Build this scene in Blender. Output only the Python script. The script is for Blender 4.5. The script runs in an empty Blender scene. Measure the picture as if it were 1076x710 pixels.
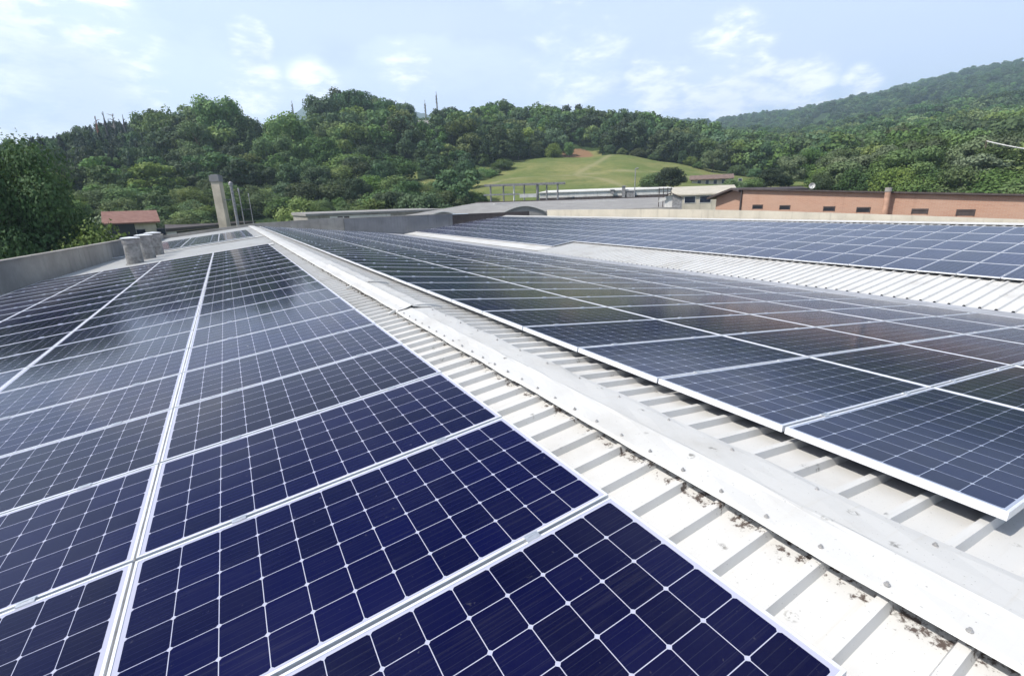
import bpy, bmesh, math, random
import numpy as np
from mathutils import Vector, Matrix, noise
sc = bpy.context.scene
COL = sc.collection
rnd = random.Random(7)
rng = np.random.default_rng(11)
R = math.radians

# ------------------------------------------------------------------ camera
F, PIT, YAW, ROL, CX, CZ = 503.75, 0.2761, 0.5208, -0.0315, -1.8978, 1.2637
c_, s_ = math.cos, math.sin
fw = Vector((s_(YAW)*c_(PIT), c_(YAW)*c_(PIT), -s_(PIT)))
rt0 = Vector((c_(YAW), -s_(YAW), 0)); up0 = rt0.cross(fw)
rt = rt0*c_(ROL)+up0*s_(ROL); up = -rt0*s_(ROL)+up0*c_(ROL)
EYE = Vector((CX, 0, CZ))
cam = bpy.data.cameras.new('camera'); co = bpy.data.objects.new('camera', cam); COL.objects.link(co)
m = Matrix((rt, up, -fw)).transposed().to_4x4(); m.translation = EYE
co.matrix_world = m
cam.sensor_width = 36; cam.sensor_fit = 'HORIZONTAL'; cam.lens = F*36/1076
cam.clip_start = 0.05; cam.clip_end = 30000
sc.camera = co
def ray(px, py): return fw + rt*((px-538)/F) - up*((py-355)/F)
def at(px, py, r):                         # a real point r metres away (measured on the ground)
    d = ray(px, py); return EYE + d*(r/math.hypot(d.x, d.y))
def on_x(px, py, X): d = ray(px, py); return EYE + d*((X-CX)/d.x)
def on_y(px, py, Y): d = ray(px, py); return EYE + d*(Y/d.y)
def pix(p):
    d = Vector(p)-EYE; z = d.dot(fw)
    if z < .05: return None
    return (538+F*d.dot(rt)/z, 355-F*d.dot(up)/z)

# ------------------------------------------------------------------ sky, sun, exposure
SUN_EL, SUN_AZ = 52.0, -84.0
w = bpy.data.worlds.new('World'); sc.world = w; w.use_nodes = True
nt = w.node_tree; nt.nodes.clear()
class NT:
    """small helper to write node graphs as expressions"""
    def __init__(s, nt): s.nt = nt
    def n(s, typ, **kw):
        nd = s.nt.nodes.new(typ)
        ins = kw.pop('ins', {})
        for k, v in kw.items(): setattr(nd, k, v)
        for k, v in ins.items(): s.set(nd.inputs[k], v)
        return nd
    def set(s, sock, v):
        if isinstance(v, bpy.types.NodeSocket): s.nt.links.new(v, sock)
        else:
            if sock.type == 'RGBA' and not hasattr(v, '__len__'): v = (v, v, v, 1)
            if sock.type == 'RGBA' and len(v) == 3: v = (*v, 1)
            sock.default_value = v
    def m(s, op, a, b=0.0, c=None, clamp=False):
        nd = s.nt.nodes.new('ShaderNodeMath'); nd.operation = op; nd.use_clamp = clamp
        s.set(nd.inputs[0], a); s.set(nd.inputs[1], b)
        if c is not None: s.set(nd.inputs[2], c)
        return nd.outputs[0]
    def mix(s, f, a, b, bt='MIX'):
        nd = s.nt.nodes.new('ShaderNodeMix'); nd.data_type = 'RGBA'; nd.blend_type = bt
        s.set(nd.inputs[0], f); s.set(nd.inputs[6], a); s.set(nd.inputs[7], b)
        return nd.outputs[2]
    def step(s, x, a, b, lo=0.0, hi=1.0, smooth=True):
        nd = s.nt.nodes.new('ShaderNodeMapRange'); nd.interpolation_type = 'SMOOTHSTEP' if smooth else 'LINEAR'
        s.set(nd.inputs[0], x)
        for i, v in enumerate((a, b, lo, hi)): s.set(nd.inputs[1+i], v)
        return nd.outputs[0]
    def noise(s, vec, scale, detail=4, rough=.55, dist=0.0):
        nd = s.n('ShaderNodeTexNoise', ins={'Scale': scale, 'Detail': detail, 'Roughness': rough, 'Distortion': dist})
        if vec is not None: s.set(nd.inputs['Vector'], vec)
        return nd.outputs['Fac']
    def sep(s, v):
        nd = s.n('ShaderNodeSeparateXYZ'); s.set(nd.inputs[0], v); return nd.outputs
    def comb(s, x, y, z):
        nd = s.n('ShaderNodeCombineXYZ')
        for i, v in enumerate((x, y, z)): s.set(nd.inputs[i], v)
        return nd.outputs[0]
g = NT(nt)
sky = g.n('ShaderNodeTexSky', sky_type='NISHITA', sun_disc=False, sun_elevation=R(SUN_EL), sun_rotation=R(SUN_AZ),
          altitude=300, air_density=1.0, dust_density=2.2, ozone_density=1.2)
tc = g.n('ShaderNodeTexCoord'); d = tc.outputs['Generated']
dx, dy, dz = g.sep(d)
zz = g.m('ADD', g.m('MAXIMUM', dz, 0.0), 0.16)
flat = g.comb(g.m('DIVIDE', dx, zz), g.m('DIVIDE', dy, zz), 0.0)
n1 = g.noise(g.comb(g.m('MULTIPLY', dx, 1.6), g.m('MULTIPLY', dy, 1.6), g.m('MULTIPLY', dz, 4.5)), 1.0, 7, .55, .3)
flatd = g.comb(dx, dy, g.m('MULTIPLY', dz, 2.6))
n2 = g.noise(flatd, 5.5, 7, .60, .3)
nx = g.noise(flatd, 18.0, 5, .6, .2)
blob = None
BL = [(55, 72, .17, .8), (85, 98, .12, .5), (262, 42, .045, .6), (262, 92, .07, .5), (330, 92, .06, .35), (430, 75, .08, .3),
      (760, 78, .11, .85), (700, 95, .10, .6), (830, 95, .09, .4), (905, 88, .04, .4), (600, 60, .15, .25)]
for (px, py, rad, wt) in BL:
    v = ray(px, py).normalized()
    nd = g.n('ShaderNodeVectorMath', operation='DOT_PRODUCT'); g.set(nd.inputs[0], d); nd.inputs[1].default_value = v
    k = g.step(nd.outputs['Value'], math.cos(rad), 1.0, 0.0, wt)
    blob = k if blob is None else g.m('MAXIMUM', blob, k)
cum = g.step(g.m('ADD', blob, g.m('ADD', g.m('MULTIPLY', g.m('SUBTRACT', n2, .5), 2.4), g.m('MULTIPLY', g.m('SUBTRACT', nx, .5), .8))), .0, .72)
cum = g.m('MULTIPLY', cum, g.step(blob, 0.0, .35))
veil = g.step(g.m('ADD', n1, g.step(dz, .02, .55, .12, -.06)), .42, .70, .0, .80)
lp = g.step(dz, .30, .50, .66, 0.0)
veil = g.m('MAXIMUM', veil, lp)
skc = g.n('ShaderNodeVectorMath', operation='SCALE', ins={0: sky.outputs[0], 'Scale': 0.075}).outputs[0]
veilcol = g.mix(g.noise(flat, .5, 3), (.52, .66, .95), (.76, .79, .93))
col = g.mix(veil, skc, veilcol)
cumcol = g.mix(g.step(g.m('ADD', g.m('MULTIPLY', nx, .6), g.m('MULTIPLY', n2, .5)), .46, .66), (.60, .67, .86), (1.08, 1.07, 1.06))
col = g.mix(g.m('MULTIPLY', cum, .80), col, cumcol)
dk = None
for (px, py, rad, wt) in [(62, 99, .15, .75), (20, 92, .12, .5), (266, 53, .045, .5), (350, 50, .045, .45), (520, 62, .12, .35), (770, 104, .13, .3), (690, 108, .12, .3), (470, 90, .10, .3)]:
    v = ray(px, py).normalized()
    nd = g.n('ShaderNodeVectorMath', operation='DOT_PRODUCT'); g.set(nd.inputs[0], d); nd.inputs[1].default_value = v
    k = g.step(nd.outputs['Value'], math.cos(rad), 1.0, 0.0, wt); dk = k if dk is None else g.m('MAXIMUM', dk, k)
col = g.mix(g.m('MULTIPLY', dk, g.step(n2, .32, .6)), col, (.40, .47, .67))
bg = g.n('ShaderNodeBackground', ins={'Color': col, 'Strength': 1.32})
wo = g.n('ShaderNodeOutputWorld'); nt.links.new(bg.outputs[0], wo.inputs[0])
sun = bpy.data.lights.new('sun', 'SUN'); sun.energy = 4.5; sun.angle = R(.55); sun.color = (1.0, .95, .87)
so = bpy.data.objects.new('sun', sun); COL.objects.link(so)
SUN = Vector((s_(R(SUN_AZ))*c_(R(SUN_EL)), c_(R(SUN_AZ))*c_(R(SUN_EL)), s_(R(SUN_EL))))
so.rotation_euler = SUN.to_track_quat('Z', 'Y').to_euler(); so.location = (0, 0, 60)
sc.view_settings.view_transform = 'Standard'; sc.view_settings.look = 'None'
sc.view_settings.exposure = 0.42; sc.view_settings.gamma = 1.0; sc.view_settings.use_curve_mapping = False
HAZE = 3.0e-4
sc.cycles.volume_bounces = 1
sc.cycles.use_denoising = True
sc.cycles.max_bounces = 6; sc.cycles.transparent_max_bounces = 12

# ------------------------------------------------------------------ materials
def mat(name):
    m = bpy.data.materials.new(name); m.use_nodes = True
    t = m.node_tree; t.nodes.clear(); g = NT(t)
    out = g.n('ShaderNodeOutputMaterial'); b = g.n('ShaderNodeBsdfPrincipled')
    t.links.new(b.outputs[0], out.inputs[0])
    return m, g, b
def pos(g): return g.n('ShaderNodeNewGeometry').outputs['Position']
def plain(name, colr, rough=.6, metal=0.0, var=.25, scale=3.0, bump=0.0):
    m, g, b = mat(name); p = pos(g)
    n = g.noise(p, scale, 6, .62)
    dark = tuple(v*(1-var) for v in colr); lite = tuple(min(1, v*(1+var*.6)) for v in colr)
    g.set(b.inputs['Base Color'], g.mix(g.step(n, .3, .7), dark, lite))
    b.inputs['Roughness'].default_value = rough; b.inputs['Metallic'].default_value = metal
    if bump:
        bp = g.n('ShaderNodeBump', ins={'Height': n, 'Strength': bump, 'Distance': .02}); g.set(b.inputs['Normal'], bp.outputs[0])
    return m
def m_panel(name, cell, nu, nv, line, linew, dust, rough):
    m, g, b = mat(name)
    uv = g.n('ShaderNodeUVMap').outputs[0]; u, v, _ = g.sep(uv)
    fu = g.m('ABSOLUTE', g.m('SUBTRACT', g.m('FRACT', u), .5)); fv = g.m('ABSOLUTE', g.m('SUBTRACT', g.m('FRACT', v), .5))
    e = .5-linew
    ln = g.m('MAXIMUM', g.m('GREATER_THAN', fu, e), g.m('GREATER_THAN', fv, e))
    dm = g.m('GREATER_THAN', g.m('ADD', fu, fv), .925)
    out = g.m('MAXIMUM', g.m('MAXIMUM', g.m('LESS_THAN', u, 0.012), g.m('GREATER_THAN', u, nu-.012)),
              g.m('MAXIMUM', g.m('LESS_THAN', v, 0.012), g.m('GREATER_THAN', v, nv-.012)))
    bus = g.m('GREATER_THAN', g.m('ABSOLUTE', g.m('SUBTRACT', g.m('FRACT', g.m('MULTIPLY', v, 5.0)), .5)), .47)
    white = g.m('MAXIMUM', g.m('MAXIMUM', ln, dm), out)
    oi = g.n('ShaderNodeObjectInfo').outputs['Random']
    cv = g.n('ShaderNodeTexWhiteNoise', noise_dimensions='3D')
    g.set(cv.inputs['Vector'], g.comb(g.m('FLOOR', u), g.m('FLOOR', v), g.m('MULTIPLY', oi, 50.0)))
    hv = g.m('MULTIPLY', g.m('ADD', .82, g.m('MULTIPLY', cv.outputs[0], .36)), g.m('ADD', .72, g.m('MULTIPLY', oi, .5)))
    cc = g.n('ShaderNodeVectorMath', operation='SCALE', ins={0: cell, 'Scale': hv}).outputs[0]
    cc = g.mix(g.m('MULTIPLY', bus, .04), cc, (.25, .27, .33))
    cc = g.mix(white, cc, line)
    p = pos(g)
    du = g.m('MULTIPLY', g.step(g.noise(p, .8, 7, .65), .35, .75), dust)
    sp = g.m('MULTIPLY', g.step(g.noise(p, 38.0, 3, .5), .70, .78), .10)
    st = g.m('MULTIPLY', g.step(g.noise(g.comb(g.m('MULTIPLY', u, .25), g.m('MULTIPLY', v, 9.0), g.m('MULTIPLY', oi, 90.0)), 1.0, 4, .6), .52, .80), dust*1.6)
    vo = g.n('ShaderNodeTexVoronoi', ins={'Scale': 1.1, 'Randomness': 1.0}); g.set(vo.inputs['Vector'], p)
    dr = g.m('MULTIPLY', g.step(g.m('ADD', vo.outputs['Distance'], g.m('MULTIPLY', g.noise(p, 60.0, 3), .03)), .034, .028), .55)
    cc = g.mix(g.m('ADD', g.m('ADD', du, st), sp), cc, (.30, .29, .28)); cc = g.mix(dr, cc, (.55, .54, .50))
    g.set(b.inputs['Base Color'], cc)
    g.set(b.inputs['Roughness'], g.m('ADD', rough, g.m('MULTIPLY', g.noise(p, 1.7, 5, .6), .07)))
    b.inputs['IOR'].default_value = 1.45; b.inputs['Specular IOR Level'].default_value = .24
    bp = g.n('ShaderNodeBump', ins={'Height': g.noise(p, 1.1, 2, .5), 'Strength': .10, 'Distance': .02}); g.set(b.inputs['Normal'], bp.outputs[0])
    return m
def m_roof(name, base, dirt, moss=True):
    m, g, b = mat(name); p = pos(g); x, y, z = g.sep(p)
    big = g.noise(p, .9, 7, .65)
    streak = g.noise(g.comb(g.m('MULTIPLY', x, 1.2), g.m('MULTIPLY', y, 26.0), 0.0), 1.0, 5, .6)
    c = g.mix(g.m('MULTIPLY', g.step(big, .45, .8), dirt), base, (.40, .38, .345))
    c = g.mix(g.m('MULTIPLY', g.step(streak, .55, .8), dirt*.9), c, (.50, .48, .44))
    vor = g.n('ShaderNodeTexVoronoi', ins={'Scale': 5.0, 'Randomness': 1.0}); g.set(vor.inputs['Vector'], p)
    nn = g.noise(p, 34.0, 4, .7)
    spot = g.m('MULTIPLY', g.step(vor.outputs['Distance'], .16, .05), g.step(nn, .46, .56))
    fleck = g.step(g.noise(p, 90.0, 2, .5), .69, .74)
    c = g.mix(g.m('MULTIPLY', g.m('MAXIMUM', spot, g.m('MULTIPLY', fleck, .6)), .75), c, (.10, .095, .08))
    # moss and soot collecting under the ridge capping
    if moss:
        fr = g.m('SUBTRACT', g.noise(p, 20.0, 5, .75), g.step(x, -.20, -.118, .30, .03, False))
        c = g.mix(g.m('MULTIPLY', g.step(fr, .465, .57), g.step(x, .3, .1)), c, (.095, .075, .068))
    g.set(b.inputs['Base Color'], c); b.inputs['Roughness'].default_value = .5
    bp = g.n('ShaderNodeBump', ins={'Height': g.noise(p, 7.0, 5, .6), 'Strength': .18, 'Distance': .01}); g.set(b.inputs['Normal'], bp.outputs[0])
    return m
def m_concrete(name, base, var=.35, streaks=True):
    m, g, b = mat(name); p = pos(g); x, y, z = g.sep(p)
    n = g.noise(p, .6, 8, .65); f = g.noise(p, 9.0, 6, .7)
    st = g.noise(g.comb(g.m('MULTIPLY', x, 2.2), g.m('MULTIPLY', y, 2.2), g.m('MULTIPLY', z, .22)), 1.0, 6, .65)
    c = g.mix(g.step(n, .3, .7), tuple(v*(1-var) for v in base), base)
    if streaks: c = g.mix(g.m('MULTIPLY', g.step(st, .52, .72), .55), c, tuple(v*.42 for v in base))
    c = g.mix(g.m('MULTIPLY', g.step(f, .55, .75), .35), c, tuple(v*.6 for v in base))
    g.set(b.inputs['Base Color'], c); b.inputs['Roughness'].default_value = .85
    bp = g.n('ShaderNodeBump', ins={'Height': f, 'Strength': .3, 'Distance': .02}); g.set(b.inputs['Normal'], bp.outputs[0])
    return m
def m_leaf(name, a, bcol, trans=.25):
    m, g, b = mat(name)
    at_ = g.n('ShaderNodeAttribute', attribute_name='tint').outputs['Fac']
    oi = g.n('ShaderNodeObjectInfo').outputs['Random']
    f = g.m('ADD', g.m('MULTIPLY', at_, .6), g.m('MULTIPLY', oi, .4))
    c = g.mix(f, a, bcol)
    hs = g.n('ShaderNodeHueSaturation', ins={'Color': c, 'Hue': g.step(oi, 0, 1, .475, .525, False), 'Saturation': g.step(g.m('FRACT', g.m('MULTIPLY', oi, 3.77)), 0, 1, .75, 1.1, False), 'Value': g.step(g.m('FRACT', g.m('MULTIPLY', oi, 7.31)), 0, 1, .62, 1.85, False)})
    g.set(b.inputs['Base Color'], hs.outputs[0]); b.inputs['Roughness'].default_value = .7
    b.inputs['Specular IOR Level'].default_value = .25
    tr = g.n('ShaderNodeBsdfTranslucent'); g.set(tr.inputs[0], g.mix(.35, hs.outputs[0], (.16, .22, .03)))
    mx = g.n('ShaderNodeMixShader', ins={0: trans, 1: b.outputs[0], 2: tr.outputs[0]})
    out = [n for n in m.node_tree.nodes if n.type == 'OUTPUT_MATERIAL'][0]
    m.node_tree.links.new(mx.outputs[0], out.inputs[0])
    return m
M = {}
M['glass_left'] = m_panel('navy_solar_glass', (.0003, .0007, .027), 12, 6, (.40, .41, .52), .0095, .022, .07)
M['glass_right'] = m_panel('blue_green_solar_glass', (.0008, .004, .034), 12, 6, (.34, .38, .48), .010, .020, .10)
M['glass_far'] = m_panel('blue_solar_glass', (.009, .012, .042), 10, 6, (.16, .18, .27), .012, .05, .14)
M['alu'] = plain('anodised_aluminium', (.72, .73, .75), .32, .75, .12, 12)
M['alu_w'] = plain('bright_aluminium', (.80, .81, .83), .4, .35, .10, 12)
M['roof'] = m_roof('white_painted_sheet', (.58, .575, .56), .75)
M['cap'] = m_roof('white_ridge_capping', (.55, .545, .53), .85, False)
M['zinc'] = plain('grey_gutter_sheet', (.42, .42, .44), .5, .2, .25, 1.2)
M['conc'] = m_concrete('weathered_concrete', (.36, .34, .31))
M['conc_d'] = m_concrete('grey_ribbed_wall', (.27, .27, .28), .25)
M['beige'] = m_concrete('beige_render', (.50, .46, .38), .2)
M['white'] = m_concrete('white_render', (.66, .65, .62), .2)
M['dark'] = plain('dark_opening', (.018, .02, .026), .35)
M['gloss'] = plain('window_glass', (.012, .018, .035), .1, 0, .2)
M['galv'] = plain('dull_galvanised', (.34, .33, .33), .5, .4, .35, 5)
M['vent'] = plain('weathered_vent_metal', (.24, .235, .23), .6, .2, .45, 6)
M['steel'] = plain('rusty_grey_steel', (.26, .25, .25), .6, .2, .3, 4)
M['bark'] = plain('bark', (.10, .075, .055), .9, 0, .35, 4, .4)
M['screw'] = plain('screw_head', (.42, .41, .40), .5, .5, .2, 20)
M['flat'] = m_concrete('bitumen_roof', (.30, .29, .28), .3)
M['darktrim'] = plain('dark_fascia', (.065, .05, .048), .7)
def m_brick():
    m, g, b = mat('orange_brick'); p = pos(g); x, y, z = g.sep(p)
    br = g.n('ShaderNodeTexBrick', ins={'Vector': g.comb(g.m('ADD', y, x), z, 0.0), 'Color1': (.44, .245, .165, 1), 'Color2': (.38, .20, .135, 1), 'Mortar': (.42, .30, .23, 1),
             'Scale': 1.0, 'Mortar Size': .012, 'Brick Width': .26, 'Row Height': .075})
    n = g.noise(p, .5, 7, .65)
    c = g.mix(g.step(n, .35, .75, 0, .5), br.outputs[0], (.43, .30, .23))
    c = g.mix(g.m('MULTIPLY', g.step(g.noise(g.comb(g.m('MULTIPLY', y, 1.5), x, g.m('MULTIPLY', z, .15)), 1.0, 5), .55, .75), .35), c, (.28, .15, .10))
    g.set(b.inputs['Base Color'], c); b.inputs['Roughness'].default_value = .85
    return m
M['brick'] = m_brick()
def m_tile():
    m, g, b = mat('red_roof_tile'); p = pos(g); n = g.noise(p, 1.6, 7, .7)
    wv = g.n('ShaderNodeTexWave', ins={'Vector': p, 'Scale': 5.0, 'Distortion': .6})
    c = g.mix(g.step(n, .3, .72), (.165, .080, .062), (.245, .140, .112)); c = g.mix(g.m('MULTIPLY', wv.outputs['Fac'], .3), c, (.16, .06, .045))
    g.set(b.inputs['Base Color'], c); b.inputs['Roughness'].default_value = .85
    return m
M['tile'] = m_tile()

# ------------------------------------------------------------------ object helpers
def tag(o, label=None, cat=None, group=None, kind=None):
    if label: o['label'] = label
    if cat: o['category'] = cat
    if group: o['group'] = group
    if kind: o['kind'] = kind
    return o
def empty(name, loc=(0, 0, 0), rz=0.0):
    o = bpy.data.objects.new(name, None); COL.objects.link(o); o.location = loc; o.rotation_euler.z = rz
    o.empty_display_size = .2
    return o
def link_mesh(name, me, parent=None, mats=()):
    o = bpy.data.objects.new(name, me); COL.objects.link(o)
    for mm in mats: me.materials.append(mm)
    if parent: o.parent = parent
    return o
class MB:
    def __init__(s): s.v = []; s.f = []; s.mi = []
    def add(s, vs, fs, mi=0):
        o = len(s.v); s.v += [tuple(v) for v in vs]; s.f += [tuple(i+o for i in f) for f in fs]; s.mi += [mi]*len(fs); return s
    def box(s, a, b, mi=0):
        x0, y0, z0 = a; x1, y1, z1 = b
        return s.hexa([(x0,y0,z0),(x1,y0,z0),(x1,y1,z0),(x0,y1,z0),(x0,y0,z1),(x1,y0,z1),(x1,y1,z1),(x0,y1,z1)], mi)
    def hexa(s, v, mi=0):
        return s.add(v, [(3,2,1,0),(4,5,6,7),(0,1,5,4),(1,2,6,5),(2,3,7,6),(3,0,4,7)], mi)
    def bar(s, p, q, wx, wz=None, mi=0):
        p, q = Vector(p), Vector(q); d = (q-p).normalized(); wz = wz or wx
        a = d.cross(Vector((0, 0, 1)));
        if a.length < .01: a = d.cross(Vector((0, 1, 0)))
        a.normalize(); b = a.cross(d); a *= wx/2; b *= wz/2
        return s.hexa([p-a-b, p+a-b, q+a-b, q-a-b, p-a+b, p+a+b, q+a+b, q-a+b], mi)
    def tube(s, pts, rads, n=12, cap=True, mi=0):
        base = len(s.v); P = [Vector(p) for p in pts]; rings = len(P)
        if not hasattr(rads, '__len__'): rads = [rads]*rings
        for i, p in enumerate(P):
            d = (P[min(i+1, rings-1)]-P[max(i-1, 0)]).normalized()
            a = d.cross(Vector((0, 0, 1)));
            if a.length < .01: a = Vector((1, 0, 0))
            a.normalize(); b = d.cross(a)
            for k in range(n):
                t = 2*math.pi*k/n; s.v.append(tuple(p+(a*math.cos(t)+b*math.sin(t))*rads[i]))
        for i in range(rings-1):
            for k in range(n):
                k2 = (k+1) % n
                s.f.append((base+i*n+k, base+i*n+k2, base+(i+1)*n+k2, base+(i+1)*n+k)); s.mi.append(mi)
        if cap:
            s.f.append(tuple(base+k for k in range(n))[::-1]); s.mi.append(mi)
            s.f.append(tuple(base+(rings-1)*n+k for k in range(n))); s.mi.append(mi)
        return s
    def mesh(s, name):
        me = bpy.data.meshes.new(name); me.from_pydata(s.v, [], s.f); me.update()
        me.polygons.foreach_set('material_index', s.mi)
        bm = bmesh.new(); bm.from_mesh(me); bmesh.ops.recalc_face_normals(bm, faces=bm.faces); bm.to_mesh(me); bm.free()
        return me
    def build(s, name, mats, parent=None, smooth=False):
        me = s.mesh(name)
        if not isinstance(mats, (list, tuple)): mats = [mats]
        if smooth: me.polygons.foreach_set('use_smooth', [True]*len(me.polygons))
        return link_mesh(name, me, parent, mats)

# ------------------------------------------------------------------ ground and hills (polar height field round the roof)
GZ = -8.0
cols = [-300,-100,0,60,110,160,200,245,285,330,385,430,455,480,530,580,640,700,760,820,880,950,1020,1100,1250,1450]
rk = [60, 95, 130, 180, 240, 300, 420, 800, 1500, 2600]
yk = {  # ground height, as the height it shows at, for the rings 130 180 240 300 | 420 800 1500
 -300:(224,214,202,196,200,215,220), -100:(223,211,195,188,195,212,218), 0:(222,208,192,184,190,210,216), 60:(222,204,187,177,184,210,214),
 110:(222,201,178,161,172,205,212), 160:(222,200,174,153,166,205,210), 200:(221,197,165,151,164,205,208), 245:(220,192,157,142,160,203,206),
 285:(220,196,172,173,182,200,204), 330:(218,196,163,158,170,200,203), 385:(215,190,154,122,146,198,202), 430:(215,190,156,134,158,196,200),
 455:(213,187,158,146,162,196,200), 480:(211,186,158,143,157,194,198), 530:(203,184,167,138,152,186,190), 580:(201,183,165,138,150,180,180),
 640:(200,183,164,145,152,172,150), 700:(199,186,172,155,156,152,134), 760:(199,190,182,167,160,148,134), 820:(200,193,187,177,166,148,129),
 880:(199,191,184,174,160,140,113), 950:(199,190,180,166,151,128,98), 1020:(198,188,180,163,147,119,85), 1100:(196,186,175,158,143,112,72),
 1250:(193,182,172,154,140,106,60), 1450:(196,190,182,172,164,132,92)}
zk = []
for px in cols:
    ys = yk[px]; row = [GZ, GZ]
    for r, y in zip((130, 180, 240, 300, 420, 800, 1500), ys): row.append(at(px, y, r).z)
    row.append(row[-1]*.75); zk.append(row)
zk = np.array(zk)
az_c = np.array([math.atan2(ray(px, 215).x, ray(px, 215).y) for px in cols])
def hills(az, r):
    """height of the land at azimuth az (from +y to +x) and ground distance r"""
    az = np.asarray(az, float); r = np.asarray(r, float)
    lr = np.log(np.clip(r, 60, 2600)); lk = np.log(rk)
    i = np.clip(np.searchsorted(az_c, az)-1, 0, len(az_c)-2); t = np.clip((az-az_c[i])/(az_c[i+1]-az_c[i]), 0, 1); t = t*t*(3-2*t)*.5+t*.5
    j = np.clip(np.searchsorted(lk, lr)-1, 0, len(lk)-2); q = np.clip((lr-lk[j])/(lk[j+1]-lk[j]), 0, 1); q = q*q*(3-2*q)*.35+q*.65
    z = (zk[i, j]*(1-t)+zk[i+1, j]*t)*(1-q)+(zk[i, j+1]*(1-t)+zk[i+1, j+1]*t)*q
    x = np.sin(az)*r; y = np.cos(az)*r
    z = z+np.clip((r-110)/120, 0, 1)*(1.3*np.sin(x*.045+1.1)*np.sin(y*.052)+.7*np.sin(x*.13)*np.sin(y*.11+2))
    z = z+np.clip((r-500)/600, 0, 1)*(9*np.sin(x*.012+.4)*np.sin(y*.0105)+5*np.sin(x*.031+y*.02))
    edge = np.clip(np.minimum(az-az_c[0], az_c[-1]-az)/.15, 0, 1); edge = edge*edge*(3-2*edge)
    return GZ+(z-GZ)*edge
def land(x, y):
    dx, dy = x-CX, y
    return float(hills(math.atan2(dx, dy), math.hypot(dx, dy)))
def stand(px, r):
    az = math.atan2(ray(px, 215).x, ray(px, 215).y); x = CX+math.sin(az)*r; y = math.cos(az)*r
    return Vector((x, y, land(x, y))), az
az_of = lambda px: np.interp(px, PXS, AZS)
PXS = np.arange(-400, 1600, 10); AZS = np.array([math.atan2(ray(p, 215).x, ray(p, 215).y) for p in PXS])
px_of = lambda az: np.interp(az, AZS, PXS)
def meadow(px, r):
    """1 on open grass"""
    top = np.interp(px, [485, 500, 540, 584, 593, 626, 636, 700, 760, 830, 870], [150, 196, 226, 238, 262, 262, 240, 236, 228, 214, 150])
    a = (px > 488)&(px < 868)&(r > 112)&(r < top)
    b = (px > 425)&(px < 487)&(r > 143)&(r < 176)
    c = (px > 370)&(px < 440)&(r > 178)&(r < 205)
    d = (px > 225)&(px < 470)&(r < 118)
    e = (r < 84)
    h = (px > 432)&(px < 466)&(r > 225)&(r < 330)
    return np.asarray(a|b|c|d|e|h, float)
na, nr = 420, 200
azs = np.linspace(az_c[0], az_c[-1], na); rs = np.exp(np.linspace(math.log(60), math.log(2600), nr))
A, RR = np.meshgrid(azs, rs); Z = hills(A, RR); PX = px_of(A)
V = np.stack([CX+np.sin(A)*RR, np.cos(A)*RR, Z], -1).reshape(-1, 3)
idx = np.arange(na*nr).reshape(nr, na)
FQ = np.stack([idx[:-1, :-1], idx[:-1, 1:], idx[1:, 1:], idx[1:, :-1]], -1).reshape(-1, 4)
def np_mesh(name, V, Fc, smooth=False):
    me = bpy.data.meshes.new(name); k = Fc.shape[1]
    me.vertices.add(len(V)); me.vertices.foreach_set('co', V.astype('f').ravel())
    me.loops.add(Fc.size); me.loops.foreach_set('vertex_index', Fc.astype('i').ravel())
    me.polygons.add(len(Fc)); me.polygons.foreach_set('loop_start', np.arange(0, Fc.size, k).astype('i')); me.polygons.foreach_set('loop_total', np.full(len(Fc), k, 'i'))
    if smooth: me.polygons.foreach_set('use_smooth', np.ones(len(Fc), bool))
    me.update(calc_edges=True); return me
me = np_mesh('hills', V, FQ, True)
a_ = me.attributes.new('grass', 'FLOAT', 'POINT'); a_.data.foreach_set('value', meadow(PX, RR).astype('f').ravel())
soil = np.exp(-(((PX-606)/19)**2+((RR-251)/14)**2)**2)+.6*np.exp(-(((PX-452)/16)**2+((RR-285)/25)**2)**2)
a_ = me.attributes.new('soil', 'FLOAT', 'POINT'); a_.data.foreach_set('value', soil.astype('f').ravel())
def near_line(P, R_, pts, wd):
    out = np.zeros_like(P)
    for (a0, b0), (a1, b1) in zip(pts[:-1], pts[1:]):
        ax, ay, bx, by = a0*.40, b0, a1*.40, b1; t = np.clip(((P*.40-ax)*(bx-ax)+(R_-ay)*(by-ay))/((bx-ax)**2+(by-ay)**2), 0, 1)
        out = np.maximum(out, np.exp(-(((P*.40-ax-t*(bx-ax))**2+(R_-ay-t*(by-ay))**2)/wd**2)))
    return out
trk = np.maximum(near_line(PX, RR, [(668, 128), (640, 150), (604, 182), (625, 205), (640, 228)], 1.6), near_line(PX, RR, [(505, 150), (560, 172), (604, 182), (690, 190), (800, 180)], 1.3))
a_ = me.attributes.new('track', 'FLOAT', 'POINT'); a_.data.foreach_set('value', trk.astype('f').ravel())
m, g, b = mat('hill_land'); p = pos(g)
gr = g.n('ShaderNodeAttribute', attribute_name='grass').outputs['Fac']; sl = g.n('ShaderNodeAttribute', attribute_name='soil').outputs['Fac']
n1 = g.noise(p, .035, 7, .65); n2 = g.noise(p, .4, 6, .7)
grass = g.mix(g.step(n1, .35, .68), (.120, .155, .048), (.225, .215, .088))
grass = g.mix(g.m('MULTIPLY', g.step(n2, .45, .7), .5), grass, (.09, .135, .035))
grass = g.mix(g.m('MULTIPLY', g.step(g.noise(p, .11, 6, .75), .48, .66), .6), grass, (.075, .115, .034))
wood = g.mix(g.step(g.noise(p, .05, 8, .75), .35, .65), (.018, .034, .014), (.045, .075, .026))
c = g.mix(g.step(g.m('ADD', gr, g.m('MULTIPLY', g.m('SUBTRACT', n2, .5), .6)), .35, .65), wood, grass)
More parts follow.
